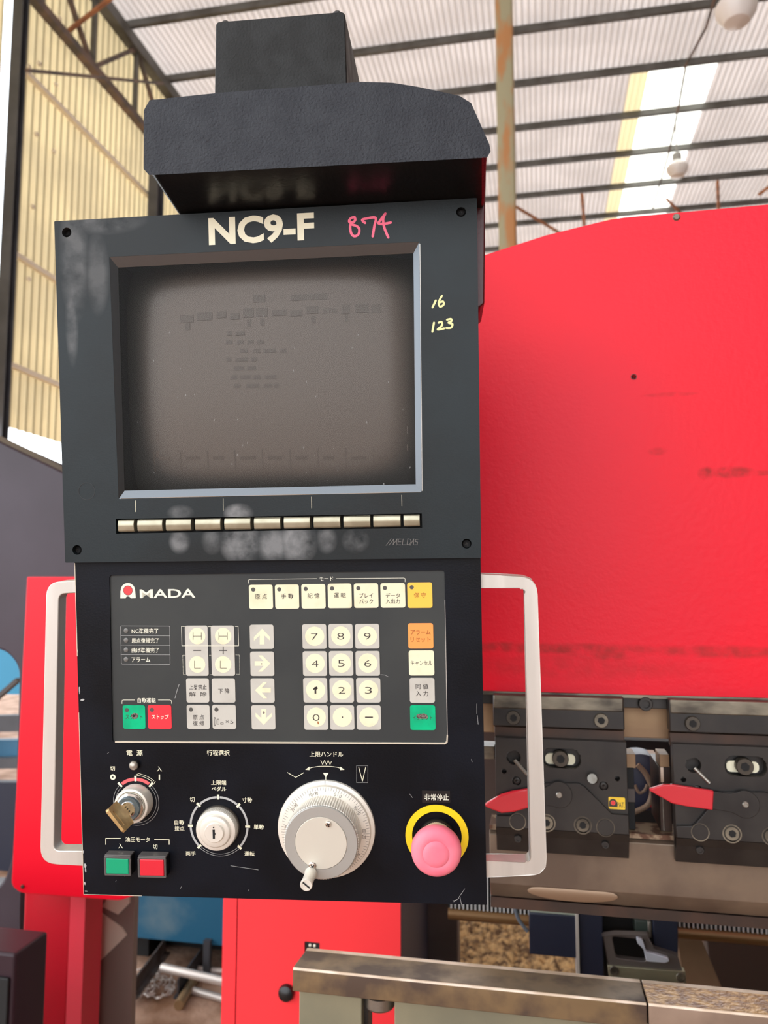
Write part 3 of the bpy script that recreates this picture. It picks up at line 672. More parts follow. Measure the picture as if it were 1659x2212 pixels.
pts = gp_([(1375, 2026), (1388, 2030), (1393, 2045), (1396, 2056), (1420, 2062), (1444, 2070), (1446, 2076), (1436, 2080), (1396, 2076), (1391, 2052), (1384, 2044), (1377, 2038)], 0.016)
mb.prism(rpoly(pts, 0.002), 0.006, 0.017, mat('bright silver', (206, 212, 224), 0.4, 0.4)); mb.build('gauge_finger', bg, bevel=0.0015, seg=3, label='bright silver gauge finger')
mb = MB(); mb.prism([(x-0.45, z) for x, z in FY(1.42).ps([(1462, 2028), (1516, 2030), (1562, 2140), (1480, 2140)])], -0.24, -0.2, mat('tan cover plate', (146, 118, 92), 0.5, col2=(128, 102, 78), nscale=8)); mb.build('tan_cover', bg, bevel=0.002)
# ribbed bellows along the rear axis
FH = FY(1.36)
za = FH.p(1200, 1930)[1]; zc = FH.p(1200, 1986)[1]
x0h = FH.p(968, 1960)[0]-0.45
mb = MB(); mb.box(x0h, zc, -0.20, 1.0, za+0.03, -0.144, M_dark); mb.build('axis_housing', bg)
mb = MB(); x = x0h+0.004; n = 0
while x < 0.95: mb.box(x, zc+0.004, -0.144, x+0.0028, za+0.02, -0.139, M_gryp); x += 0.0068
mb.build('bellows_rib', bg, kind='stuff')
mb = MB(); mb.tube([(x0h, zc-0.006, -0.146), (0.95, zc-0.006, -0.146)], 0.010, mat('brown axis shaft', (122, 92, 58), 0.4, 0.5), 14); mb.build('axis_shaft', bg)
mb = MB(); ptube(FG, ((1110, 1925), (1112, 1955), (1120, 1985), (1140, 2012)), 0.0, 0.0028, mat('dark grey hose', (92, 100, 108), 0.4), mb); mb2 = mb
o = mb.build('hose', bg); o.matrix_parent_inverse = Matrix.Identity(4); o.location = (-0.45, 0, 0)

# ================================================================== LEFT AND LOW BACKGROUND
M_pbk = mat('dark purple grey enamel', (66, 58, 66), 0.4, spec=0.3, col2=(56, 48, 54), nscale=2)
M_dred = mat('deep red enamel', (206, 14, 40), 0.4, coat=0.2)
FA = FY(1.75)
nb = empty('neighbouring_press', Matrix.Translation((-1.2, 1.75, 0)) @ Matrix.Rotation(math.pi/2, 4, 'X'), 'dark framed second press with red cover behind the left handle', 'machine')
def nq(fr, pts, w=0.0): return [(x+1.2, z) for x, z in fr.ps(pts, w)]
xL = -2.6
P = nq(FA, [(-260, 830), (12, 958), (132, 1016), (310, 1105), (310, 1300), (70, 1300), (46, 1960), (44, 2212)])
P += [(P[-1][0], 0.0), (P[0][0], 0.0)]
mb = MB(); hole = rpoly(nq(FA, [(-160, 1400), (8, 1402), (42, 1440), (30, 1840), (0, 1925), (-160, 1925)]), [0, 0.04, 0.05, 0.08, 0.05, 0])
plate(mb, P, [hole], -0.10, 0.0, M_pbk); mb.build('side_frame', nb, bevel=0.006)
FA2 = FY(1.50)
def nb2(mb, name, wshift, **k):
    o = mb.build(name, nb, **k); o.location = (0, 0, wshift); return o
P = rpoly(nq(FA2, [(58, 1246), (330, 1246), (300, 1932), (258, 1946), (45, 1930), (24, 1914)]), [0.003, 0, 0.01, 0.012, 0.02, 0.012])
mb = MB(); mb.prism(P, -0.16, 0, M_red2); nb2(mb, 'front_cover', 0.25, bevel=0.012, seg=4)
FA3 = FY(1.60)
a = FA3.p(46, 2100)[0]+1.2; b = FA3.p(146, 2100)[0]+1.2; c = FA3.p(190, 2100)[0]+1.2; zt3 = FA3.p(100, 1900)[1]
mb = MB(); mb.box(a, 0, -0.1, b, zt3, 0, M_dred); nb2(mb, 'leg', 0.15, bevel=0.003)
mb = MB(); mb.loft([[(b, z, 0), (c, z, 0.02), (c, z, -0.05), (b, z, -0.05)] for z in (0, zt3)], mat('deep red flange', (214, 30, 58), 0.4)); 
nb2(mb, 'leg_flange', 0.15)
FA4 = FY(1.72)
a = FA4.p(186, 2100)[0]+1.2; b = FA4.p(286, 2100)[0]+1.2; z0 = FA4.p(240, 1880)[1]
mb = MB(); plate(mb, [(a, 0), (b, 0), (b, z0), (a, z0)], [], -0.02, 0, mat('warm grey plate paint', (128, 108, 98), 0.5))
nb2(mb, 'grey_side_plate', 0.03, bevel=0.001)
M_cutfill = mat('beige cutout fill', (214, 196, 176), 0.5)
mb = MB(); mb.prism(nq(FA4, [(213, 1968), (264, 2004), (274, 2020), (210, 2082)], 0.002), 0, 0.004, M_cutfill); mb.prism(nq(FA4, [(240, 1925), (281, 1925), (281, 1950), (256, 1975), (222, 1958)], 0.002), 0, 0.004, M_cutfill); nb2(mb, 'cutout_fill', 0.03, label='beige cutout fill patch')  # beige panels stand in for cutouts showing the background
mb = MB(); mb.prism(nq(FA4, [(203, 1945), (209, 1945), (209, 2090), (203, 2094)], 0.004), 0.0, 0.006, M_coldk); mb.prism(nq(FA4, [(192, 1948), (201, 1946), (199, 2030), (192, 2036)], 0.004), 0.0, 0.003, M_cutfill); nb2(mb, 'frame_strip', 0.03)
mb = MB()
for px, py, fr, w in ((55, 2023, FA3, 0.151), (49, 1915, FA2, 0.251)):
    c = fr.p(px, py, 0.001); mb.lathe((c[0]+1.2, c[1]), [(0.004, w), (0.004, w+0.002), (0.001, w+0.003)], M_tool2, 10)
mb.build('screw_head', nb)
# things seen through the window of that frame
mb = MB(); F3 = FY(3.6); mb.prism(F3.ps([(-60, 1380), (60, 1380), (60, 1500), (-60, 1500)]), -0.03, 0, mat('bright blue tarpaulin', (58, 138, 172), 0.6)); o = mb.build('blue_sheet'); o.matrix_world = F3.M(); tag(o, 'bright blue sheet seen through the dark press frame at left edge', 'tarpaulin')
mb = MB(); F3 = FY(3.4); mb.bar((F3.p(-20, 1520)[0], F3.p(-20, 1520)[1], 0), (F3.p(40, 1468)[0], F3.p(40, 1468)[1], 0), 0.02, 0.03, M_dgry); mb.prism(F3.ps([(-60, 1548), (60, 1545), (60, 1580), (-60, 1582)]), -0.05, 0, M_coldk); mb.prism(F3.ps([(-60, 1640), (60, 1638), (60, 1660), (-60, 1662)]), -0.05, 0, M_coldk); mb.prism(F3.ps([(-60, 1690), (60, 1690), (60, 1925), (-60, 1925)]), -0.05, 0, M_navyb)
for x0 in (-50, 48): mb.prism([(F3.p(x0, 1600)[0], 0), (F3.p(x0+8, 1600)[0], 0), F3.p(x0+8, 1540), F3.p(x0, 1540)], -0.05, 0, M_coldk)
o = mb.build('rack_frame'); o.matrix_world = F3.M(); tag(o, 'dark steel rack seen through the frame window at left edge', 'rack')
mb = MB(); F3 = FY(3.5); mb.prism(F3.ps([(-60, 1600), (60, 1598), (60, 1640), (-60, 1642)]), -0.05, 0, mat('dull blue crate', (60, 110, 140), 0.5)); o = mb.build('blue_crate'); o.matrix_world = F3.M(); tag(o, 'dull blue crate on the rack behind the dark press frame', 'crate')
# dark control box low at left with a cream roller behind
FBx = FY(1.15)
zz = FBx.p(40, 2062)[1]
mb = MB(); x1 = FBx.p(31, 2100)[0]
P = rpoly([(x1-0.6, zz), (x1, zz), (x1, 0.0), (x1-0.6, 0.0)], [0, 0.006, 0, 0, 0])
mb.prism(P, -0.085, 0, mat('dark plum plastic', (50, 34, 40), 0.4, spec=0.25)); e = empty('control_box', FBx.M() @ Matrix.Translation((x1-0.3, 0, 0)), 'dark plum box at the lower left corner', 'box')
o = mb.build('box_body', e, bevel=0.006, seg=3); o.location = (-(x1-0.3), 0, 0)
mb = MB(); P = rpoly([(x1-0.5, zz-0.035), (x1-0.006, zz-0.035), (x1-0.006, 0.05), (x1-0.5, 0.05)], 0.004); mb.prism(P, 0.0, 0.006, M_dark)
o = mb.build('glossy_door', e, bevel=0.002); o.location = (-(x1-0.3), 0, 0)
c = hit(80, 2085, 1, 1.42)
mb = MB(); r = 34*1.45/FPX; mb.T = Matrix.Translation(c) @ Matrix.Rotation(math.radians(78), 4, 'Y'); mb.lathe((0, 0), [(r, -0.25), (r, -0.003), (r-0.003, 0), (0.0005, 0)], mat('cream roller', (226, 188, 168), 0.5), 32)
tag(mb.build('roller_end'), 'cream round roller end poking out beside the dark plum box', 'roller')
# blue bin
zbin = 0.0
A = hit(287, 2012, 2, 0.12); B = hit(484, 2030, 2, 0.12)
M_blue = mat('scuffed blue paint', (44, 100, 130), 0.45, spec=0.25, col2=(104, 130, 142), nscale=5, ndet=8, thr=(0.55, 0.75))
yb = (A.y+B.y)/2; bx0 = A.x-0.1; bx1 = B.x+0.5
e = empty('blue_bin', Matrix.Translation(((bx0+bx1)/2, yb+0.3, 0)), 'large scuffed blue steel bin on the floor below the console', 'bin')
cxb = (bx0+bx1)/2
mb = MB(); w = (bx1-bx0)/2; mb.T = None
mb.box(-w, -0.3, 0.12, w, -0.285, 0.62, M_blue); mb.box(-w, 0.285, 0.12, w, 0.3, 0.62, M_blue); mb.box(-w, -0.285, 0.12, -w+0.015, 0.285, 0.62, M_blue); mb.box(w-0.015, -0.285, 0.12, w, 0.285, 0.62, M_blue); mb.box(-w, -0.3, 0.1, w, 0.3, 0.12, M_blue); mb.build('bin_body', e)
mb = MB(); mb.box(-w+0.02, -0.22, 0, -w+0.12, 0.28, 0.1, M_dark); mb.box(w-0.12, -0.22, 0, w-0.02, 0.28, 0.1, M_dark); mb.box(-w+0.1, -0.12, 0, w-0.1, 0.25, 0.1, M_dark); mb.build('skid', e)
# steel scraps lying on the floor
G = 'scrap steel on the dusty floor below the console'
def fp(px, py, z=0.0): return hit(px, py, 2, z)
def scrap(name, mb, label, cat): tag(mb.build(name), label, cat, G)
M_scr = mat('dull scrap steel', (112, 104, 100), 0.45, 0.5, col2=(86, 70, 60), nscale=20)
M_rod = mat('pale bright rod', (214, 204, 196), 0.35, 0.4)
mb = MB(); a, b = fp(284, 2140, .05), fp(357, 2042, .07); mb.bar(a, b, 0.006, 0.05, M_scr); mb.bar(a-Vector((0, 0, .024)), b-Vector((0, 0, .024)), 0.04, 0.006, M_scr); scrap('angle_iron', mb, 'grey angle iron slanting from the blue bin to lower left', 'scrap')
mb = MB(); mb.tube([fp(350, 2090, .078), fp(500, 2124, .078)], 0.014, M_rod, 14); scrap('round_rod', mb, 'longest pale round rod lying level across the floor', 'scrap')
mb = MB(); mb.tube([fp(428, 2094, .012), fp(520, 2102, .012)], 0.012, M_rod, 14); scrap('round_rod', mb, 'pale rod lying just behind the longest rod', 'scrap')
mb = MB(); mb.tube([fp(418, 2140, .012), fp(520, 2168, .012)], 0.012, M_rod, 14); scrap('round_rod', mb, 'short pale rod in front of the longest rod', 'scrap')
mb = MB(); mb.tube([fp(386, 2172, .016), fp(424, 2108, .016)], 0.016, mat('brass brown tube', (168, 140, 104), 0.4, 0.5), 16); scrap('tube_offcut', mb, 'brown grey tube offcut nearest the camera on the floor', 'scrap')
mb = MB(); a, b = fp(384, 2138, .03), fp(436, 2066, .03); mb.bar(a, b, 0.006, 0.06, M_coldk); mb.bar(a-Vector((0, 0, .028)), b-Vector((0, 0, .028)), 0.03, 0.005, M_coldk); scrap('dark_angle', mb, 'dark angle iron under the pale rods', 'scrap')
mb = MB(); q = fp(447, 2108, 0); mb.box(q.x-.012, q.y-.01, 0, q.x+.012, q.y+.01, .12, M_coldk); mb.box(q.x-.03, q.y-.03, 0, q.x+.03, q.y+.03, .006, M_coldk); scrap('upright_stub', mb, 'small dark upright stub by the blue bin', 'scrap')
mb = MB()
for i in range(60):
    q = fp(random.uniform(296, 372), random.uniform(2096, 2160), 0.004); r = random.uniform(.006, .016); a0 = random.uniform(0, 6)
    mb.tube([(q.x+r*math.cos(a0+k*.9), q.y+r*math.sin(a0+k*.9), 0.004+k*.003) for k in range(6)], 0.0022, M_rod, 5)
tag(mb.build('metal_shavings', kind='stuff'), 'curly pale metal shavings beside the angle iron', 'shavings')
# gravel heap behind the press
M_grav = mat('tan gravel', (200, 164, 114), 0.8, col2=(98, 72, 48), nscale=34)
mb = MB()
for i in range(1500):
    q = fp(random.uniform(960, 1300), random.uniform(1985, 2120), 0.0); r = random.uniform(.012, .03)
    dz = r*0.5
    vs = []
    a0 = random.uniform(0, 6)
    ring = [(q.x+r*random.uniform(.7, 1)*math.cos(a0+k*1.26), q.y+r*random.uniform(.7, 1)*math.sin(a0+k*1.26), dz) for k in range(5)]
    vs = [(q.x, q.y, dz*2.4)]+ring+[(v[0], v[1], -.002) for v in ring]
    mb.add(vs, [[0, 1+k, 1+(k+1) % 5] for k in range(5)]+[[1+k, 6+k, 6+(k+1) % 5, 1+(k+1) % 5] for k in range(5)], M_grav)
tag(mb.build('gravel', kind='stuff', sharp=60), 'loose tan gravel on the ground seen under the tool rail', 'gravel')
mb = MB(); q = fp(1192, 2060, 0); mb.box(q.x-.03, q.y, 0, q.x+.03, q.y+.06, .35, mat('white post paint', (198, 180, 160), 0.6)); tag(mb.build('white_post'), 'short pale post standing in the gravel behind the back gauge', 'post')

# ================================================================== THE HANGING CONTROL CONSOLE
con = empty('control_console', CF.M(), 'black hanging machine control console with dark screen, keypad and knobs', 'console')
q = CF.p; qs = CF.ps; s1 = CF.s1
def quad(pts, w=0.0): return qs(pts, w)
WB = 0.006      # front of the screen bezel
# --- lower box with an opening for the membrane
LP = rpoly(quad([(161, 1214), (1038, 1204), (1052, 1955), (181, 1932)]), 0.0006, 2)
MH = rpoly(quad([(236, 1243), (960, 1232), (967.5, 1607), (243, 1603)]), 0.0022, 4)
mb = MB(); plate(mb, LP, [MH], -0.0022, 0.0, M_panel, M_panel)
cx_ = sum(p[0] for p in LP)/len(LP); cy_ = sum(p[1] for p in LP)/len(LP)
mb.prism([(cx_+(x-cx_)*0.996, cy_+(y-cy_)*0.996) for x, y in LP], -0.075, -0.0022, M_panel)
panel = mb.build('lower_panel', con, sharp=30)
# worn bright arrises
mb = MB(); e0, e1 = q(181, 1932), q(161.5, 1216); mb.line(e0, (e1[0]*.55+e0[0]*.45, e1[1]*.55+e0[1]*.45), 0.0004, -0.0005, 0.0001, M_edge); mb.line(e1, (e1[0]*.72+e0[0]*.28, e1[1]*.72+e0[1]*.28), 0.0005, -0.0005, 0.0001, M_edge)
e2 = q(1051.6, 1954); mb.line(e0, (e0[0]*.85+e2[0]*.15, e0[1]*.85+e2[1]*.15), 0.0004, -0.0005, 0.0001, M_edge)
for x, y, a, b in ((181, 1870, 6, 14), (183, 1880, 4, 10), (170, 1490, 3, 22), (172, 1512, 12, 5), (182, 1925, 8, 3), (181, 1908, 4, 8), (179, 1840, 3, 9), (166, 1405, 2, 14)):
    c0 = q(x, y); k = s1(x, y); pr = random.Random(x*y)
    mb.prism([(c0[0]+a*k*(.5+.5*math.cos(t)*pr.uniform(.5, 1.1)), c0[1]+b*k*.5*math.sin(t)*pr.uniform(.5, 1.2)) for t in [i*math.pi/5 for i in range(10)]], 0, 0.00005, M_gryp)
for x, y, dx, dy in ((1030, 1520, 0, 22), (1031, 1545, 2, 20), (990, 1940, 14, -20), (992, 1940, -12, 8), (994, 1938, 4, 22), (986, 1944, -8, 2), (430, 1510, 0, 0), (232, 1628, 3, -3), (389, 1920, 3, -5), (250, 1905, 1, -4), (269, 1893, 2, -4), (537, 1925, 1, -4), (498, 1870, 60, 9), (885, 1715, 6, 8), (1018, 1640, 2, 6)):
    mb.line(q(x, y), q(x+dx, y+dy), 0.00022, 0, 0.00006, M_gryp)
mb.build('paint_chips', panel, kind='stuff')
# --- membrane
WM = -0.0012
mb = MB(); mb.prism(MH, -0.0021, WM, M_memb); memb = mb.build('membrane_keypad', con)
mb = MB(); k = s1(600, 1600)
a, b, c = quad([(244, 1602.5)])[0], quad([(967, 1606.5)])[0], quad([(960, 1236)])[0]
mb.stroke([(a[0]+.002, a[1]), (b[0]-.002, b[1]), (b[0]-.0005, b[1]+.0012), (b[0]-.0001, b[1]+.006)], 0.0010, -0.0021, 0.0001, M_edge); mb.line((b[0]-.0001, b[1]+.006), (c[0], c[1]-.02), 0.0004, -0.0021, 0.0, M_alu)
mb.build('bare_rim', panel, label='bright bare metal rim')
def T(mb, body, x0, y0, x1, y1, z, m, bold=0.006, w=None, rot=0.0):
    cx, cy = (x0+x1)/2, (y0+y1)/2; c = q(cx, cy, z if w is None else w); k = s1(cx, cy, z)
    mb.text(body, c[0], c[1], (x1-x0)*k, (y1-y0)*k, z, m, bold=(min(bold, 0.008) if any(ord(ch) > 0x4e00 for ch in body) else bold), rot=rot)
keyidx = [0]
def key(x0, y0, x1, y1, m, draw=None, led=False, label=None):
    a = q((x0+x1)/2, (y0+y1)/2, WM); k = s1(a[0]*0+(x0+x1)/2, (y0+y1)/2); hw, hh = (x1-x0)/2*k, (y1-y0)/2*k
    mb = MB()
    mb.prism(rrect(a[0]-hw, a[1]-hh, a[0]+hw, a[1]+hh, 0.0016, 3), WM, WM+0.00035, m)
    if led: c = q(x0+9.5, y0+10.5, WM); mb.prism(circ(c, 4.6*k, 14), WM+0.00035, WM+0.00042, M_led)
    if draw: draw(mb, WM+0.00036)
    return mb.build('key_button', memb, label=label)
modes = [(537.8, 590, 1263, 1315.5, '原 点'), (594, 646.5, 1262.5, 1315, '手 動'), (651, 703.5, 1261.5, 1314.5, '記 憶'), (708, 760, 1260.5, 1313.5, '運 転')]
for x0, x1, y0, y1, t in modes:
    key(x0, y0, x1, y1, M_keyc, lambda mb, z, x0=x0, x1=x1, y0=y0, t=t: T(mb, t, x0+13, y0+19.5, x1-13, y0+31, z, M_blk, 0.008), True, 'cream membrane key reading %s' % t.replace(' ', ''))
def two(t1, t2, x0, x1, ya, yb, h, m, b=0.008):
    def f(mb, z): T(mb, t1, x0, ya, x1, ya+h, z, m, b); T(mb, t2, x0, yb, x1, yb+h, z, m, b)
    return f
key(764.5, 1260, 817.5, 1313, M_keyc, two('プレイ', 'バック', 776, 806, 1281, 1294, 10.5, M_blk), True, 'cream membrane key reading プレイバック')
key(822, 1259.5, 875.5, 1312.5, M_keyc, two('データ', '入出力', 833, 864, 1281, 1293.5, 10.5, M_blk), True, 'cream membrane key reading データ入出力')
key(880, 1258, 934, 1313, M_keyy, lambda mb, z: T(mb, '保 守', 894, 1280, 920, 1291, z, M_brn, 0.012), True, 'amber membrane key')
key(881.5, 1346, 936, 1401, M_keyo, two('アラーム', 'リセット', 887, 930, 1360, 1376, 11, M_brn, 0.012), label='orange membrane key')
key(883, 1405, 938, 1459, M_keyc, lambda mb, z: T(mb, 'キャンセル', 887, 1427, 934, 1437.5, z, M_blk, 0.0), label='cream key reading キャンセル')
key(885, 1464, 939, 1518, M_keyg, two('同 値', '入 力', 898, 925, 1477, 1492.5, 11.5, M_blk), label='pale grey key reading 同値入力')
M_worn = mat('worn through patch', (130, 120, 112), 0.6, col2=(70, 50, 44), nscale=900, thr=(0.4, 0.6))
def inp(mb, z):
    T(mb, 'インプット', 892, 1545, 934, 1555, z, M_blk, 0.0); c = q(912, 1548); k = s1(912, 1548)
    pr = random.Random(3); mb.prism([(c[0]+(13+pr.uniform(-3, 2))*k*math.cos(i*math.pi/8), c[1]+(6.5+pr.uniform(-1.5, 1))*k*math.sin(i*math.pi/8)) for i in range(16)], z, z+0.0001, M_worn)
key(886, 1523, 940.5, 1577, M_keygr, inp, label='green input key with worn patch')
nums = [('7', 653, 1348), ('8', 709.6, 1347.5), ('9', 767, 1347.5), ('4', 654, 1406.5), ('5', 710.7, 1406), ('6', 768, 1406), ('1', 655, 1464), ('2', 712, 1464), ('3', 769.5, 1464), ('0', 656.5, 1523), ('・', 713, 1523), ('−', 770.5, 1523)]
for t, x0, y0 in nums:
    def dr(mb, z, t=t, x0=x0, y0=y0):
        c = q(x0+26.3, y0+26.8); k = s1(x0+26, y0+26); mb.prism(circ(c, 21*k, 28), z, z+0.00006, M_keyc); z += 0.00007
        cx, cy = x0+26.3, y0+27
        if t == '・': mb.prism(circ(c, 1.6*k, 10), z, z+0.00006, M_blk)
        elif t == '−': mb.line(q(cx-8.5, cy), q(cx+8.5, cy), 2.6*k, z, z+0.00006, M_blk)
        else: T(mb, t, cx-(7.5 if t != '1' else 2), cy-7.2, cx+(7.5 if t != '1' else 2), cy+7.2, z, M_blk, -0.012)
        if t == '1':
            for a, b in (((676, 1490), (684, 1484)), ((684, 1484), (683, 1490)), ((677, 1489), (686, 1487))): mb.line(q(*a), q(*b), 0.0008, z, z+0.00006, M_blk)
        if t == '0': mb.line(q(686, 1559), q(687.5, 1565), 0.0009, z, z+0.00006, M_brn)
    key(x0, y0, x0+52.6, y0+53.6, M_keyg, dr, label='number key %s' % {'・': 'with a dot', '−': 'with a minus'}.get(t, t))
def arrow(cx, cy, ang):
    pts = [(0, -17), (17.5, 1), (17.5, 9), (5, -2.5), (5, 17), (-5, 17), (-5, -2.5), (-17.5, 9), (-17.5, 1)]
    ca, sa = math.cos(ang), math.sin(ang)
    return [q(cx+x*ca-y*sa, cy+x*sa+y*ca) for x, y in pts]
for (x0, y0, ang, n) in ((539.5, 1349, 0, 'up'), (540.5, 1407.3, math.pi/2, 'right'), (541.3, 1465, -math.pi/2, 'left'), (543, 1523, math.pi, 'down')):
    def dr(mb, z, x0=x0, y0=y0, ang=ang, n=n):
        mb.prism(arrow(x0+26, y0+26.5, ang), z, z+0.00006, M_keyc)
        if n == 'down': mb.prism(circ(q(x0+26, y0+17), 0.0009, 8), z, z+0.0001, M_worn)
        if n == 'right': mb.prism(circ(q(x0+24, y0+27), 0.0005, 8), z, z+0.0001, M_worn)
    key(x0, y0, x0+52.3, y0+52.8, M_keyg, dr, label='pale grey %s arrow key' % n)
for (x0, x1, sgn) in ((400, 450.5, '-'), (456, 507.5, '+')):
    def dr(mb, z, x0=x0, sgn=sgn):
        cx = x0+25.3
        for cy, t in ((1374.5, 'H'), (1435.8, 'L')):
            c = q(cx, cy); k = s1(cx, cy); mb.prism(circ(c, 18*k, 28), z, z+0.00006, M_keyc)
            w2 = 0.00035; zz = z+0.00007
            if t == 'H':
                for a, b in (((cx-9, cy-8), (cx-9, cy+8)), ((cx+9, cy-8), (cx+9, cy+8)), ((cx-9, cy), (cx+9, cy))): mb.line(q(*a), q(*b), w2, zz, zz+0.00006, M_blk)
            else:
                for a, b in (((cx-6, cy-8), (cx-6, cy+8)), ((cx-6, cy+8), (cx+8, cy+8))): mb.line(q(*a), q(*b), w2, zz, zz+0.00006, M_blk)
        mb.line(q(cx-8.5, 1405.5), q(cx+8.5, 1405.5), 2.2*s1(cx, 1405), z, z+0.00006, M_blk)
        if sgn == '+': mb.line(q(cx, 1397), q(cx, 1414), 2.2*s1(cx, 1405), z, z+0.00007, M_blk)
    key(x0, 1351, x1, 1460, M_keyg, dr, label='tall pale grey key with H and L')
key(402, 1465, 452.6, 1517.7, M_keyg, two('上昇禁止', '解  除', 408, 447, 1479, 1494, 10.5, M_blk), label='pale grey key reading 上昇禁止解除')
key(457.3, 1465, 509, 1517.7, M_keyg, lambda mb, z: T(mb, '下 降', 471, 1487, 496, 1498, z, M_blk, 0.008), label='pale grey key reading 下降')
key(403.3, 1522, 454, 1574.8, M_keyg, two('原 点', '復 帰', 416.5, 441, 1544, 1557, 10.5, M_blk), True, 'pale grey key reading 原点復帰')
def x5(mb, z):
    T(mb, '×5', 487, 1555, 504, 1563, z, M_blk, -0.005); w2 = 0.0003
    mb.stroke([q(463, 1550), q(466, 1555), q(466, 1565), q(463, 1569), q(463, 1550)], w2, z, z+.00006, M_blk)
    mb.stroke([q(468.5, 1554), q(472.5, 1554), q(472.5, 1565), q(468.5, 1565), q(468.5, 1554)], w2, z, z+.00006, M_blk)
    mb.stroke([q(476, 1562), q(481.5, 1562), q(481.5, 1565.3), q(476, 1565.3), q(476, 1562)], w2, z, z+.00006, M_blk)
key(458.3, 1522, 510.5, 1574.8, M_keyg, x5, True, 'pale grey key with step symbol and ×5')
def st(mb, z):
    T(mb, 'スタート', 270.5, 1543, 308, 1554, z, M_blk, 0.0); c = q(290, 1548); k = s1(290, 1548)
    pr = random.Random(5); mb.prism([(c[0]+(8+pr.uniform(-2, 2))*k*math.cos(i*math.pi/7), c[1]+(7+pr.uniform(-1.5, 1.5))*k*math.sin(i*math.pi/7)) for i in range(14)], z, z+0.0001, M_worn)
    mb.prism(circ(q(288, 1547), 3*k, 8), z, z+0.00012, M_dark)
key(265, 1523, 315, 1574.6, M_keygr, st, True, 'green start key with worn dent')
key(319, 1522.5, 371.5, 1574.8, M_keyr, lambda mb, z: T(mb, 'ストップ', 327, 1543.5, 365, 1553.5, z, M_wht, 0.01), True, 'red stop key')
# printed lines and legends of the membrane
mb = MB(); z = WM; w2 = 0.00032; zt = z+0.00006
def stroke(pts, w, m, z0=WM, z1=WM+0.00008): mb.stroke([q(a, b, z0) for a, b in pts], w, z0, z1, m)
stroke([(537, 1260), (537, 1253), (540, 1251.5), (684, 1250)], w2, M_wht); stroke([(726, 1250), (872, 1248.5), (875, 1250), (875, 1257)], w2, M_wht)
T(mb, 'モード', 690, 1245.5, 720, 1255, z, M_wht, 0.012)
mb.build('mode_bracket', memb); mb = MB()
stroke([(263.6, 1520), (263.8, 1513), (267, 1512), (291, 1512)], w2, M_wht); stroke([(342, 1512), (367, 1512), (370.5, 1514), (371, 1520)], w2, M_wht)
T(mb, '自動運転', 296.5, 1507.5, 337, 1518, z, M_wht, 0.012)
mb.build('run_bracket', memb); mb = MB()
stroke([(262, 1352), (365, 1352.5), (366.8, 1354), (367.5, 1434), (366, 1435.2), (264, 1434.5), (262, 1433), (260.7, 1354), (262, 1352)], w2*.8, M_gryp)
for y in (1373.3, 1393.8, 1414.3): stroke([(261, y-0.2), (367.2, y+.3)], w2*.7, M_gryp)
for y, t, x1 in ((1362.7, 'NC準備完了', 343), (1383.5, '原点復帰完了', 344.5), (1404.3, '曲げ準備完了', 344.5), (1424.8, 'アラーム', 325)): T(mb, t, 283.5, y-5.2, x1, y+5.6, z, M_wht, 0.01)
mb.build('status_frame', memb); mb = MB()
stroke([(399, 1353), (392, 1353), (393, 1395), (515.5, 1395), (514.5, 1353), (508, 1353)], w2, M_wht, z+0.0004, z+0.0005); stroke([(450, 1353.5), (457, 1353.5)], w2, M_wht)
def dashed(a, b, n):
    for i in range(n):
        t0, t1 = i/n, (i+.55)/n; mb.line(q(a[0]+(b[0]-a[0])*t0, a[1]+(b[1]-a[1])*t0), q(a[0]+(b[0]-a[0])*t1, a[1]+(b[1]-a[1])*t1), 0.00024, z, zt, M_wht)
for a, b, n in (((394, 1416), (400, 1416), 3), ((393.5, 1416), (394.5, 1458), 16), ((394.5, 1458), (401, 1458), 3), ((451, 1416), (456, 1416), 2), ((452, 1458), (457, 1458), 2), ((508, 1415.5), (516.5, 1415.5), 4), ((516, 1415.5), (517, 1457), 16), ((517, 1457), (509, 1457), 4)): dashed(a, b, n)
mb.build('axis_outline', memb); mb = MB()
# maker's logo
T(mb, 'MADA', 300, 1272.5, 423.6, 1291.5, z, M_wht, 0.018)
c = q(275, 1276); k = s1(275, 1276)
LO = [q(258.8, 1293), q(259.5, 1288), q(262, 1283)]; hd = [(c[0]+16.2*k*math.cos(math.radians(t)), c[1]+16.2*k*math.sin(math.radians(t))) for t in range(0, 181, 15)]
lo = [q(292, 1292.5)]+hd+[q(258.8, 1277), q(258.5, 1293), q(270, 1293)]+[q(271, 1290), q(275, 1288.5), q(279, 1290), q(281, 1293)]
plate(mb, lo, [circ(c, 10.6*k, 20)], z, z+0.00008, M_wht); mb.prism(circ(c, 9.6*k, 24), z, z+0.00008, M_redp)
mb.build('maker_logo', memb); mb = MB()
stroke([(387, 1478), (383, 1490), (378, 1508)], 0.0003, M_gryp); stroke([(822, 1457), (831, 1458), (839, 1462)], 0.0002, M_gryp)
mb.build('scratch', memb, kind='stuff')
for y in (1362.7, 1383.5, 1404.3, 1424.8):
    mb = MB(); mb.lathe(q(271, y), [(0.0018, z), (0.0018, z+0.0003), (0.0012, z+0.0006), (0.0002, z+0.0007)], mat('unlit grey led', (112, 110, 106), 0.3), 14); mb.build('status_led', memb)

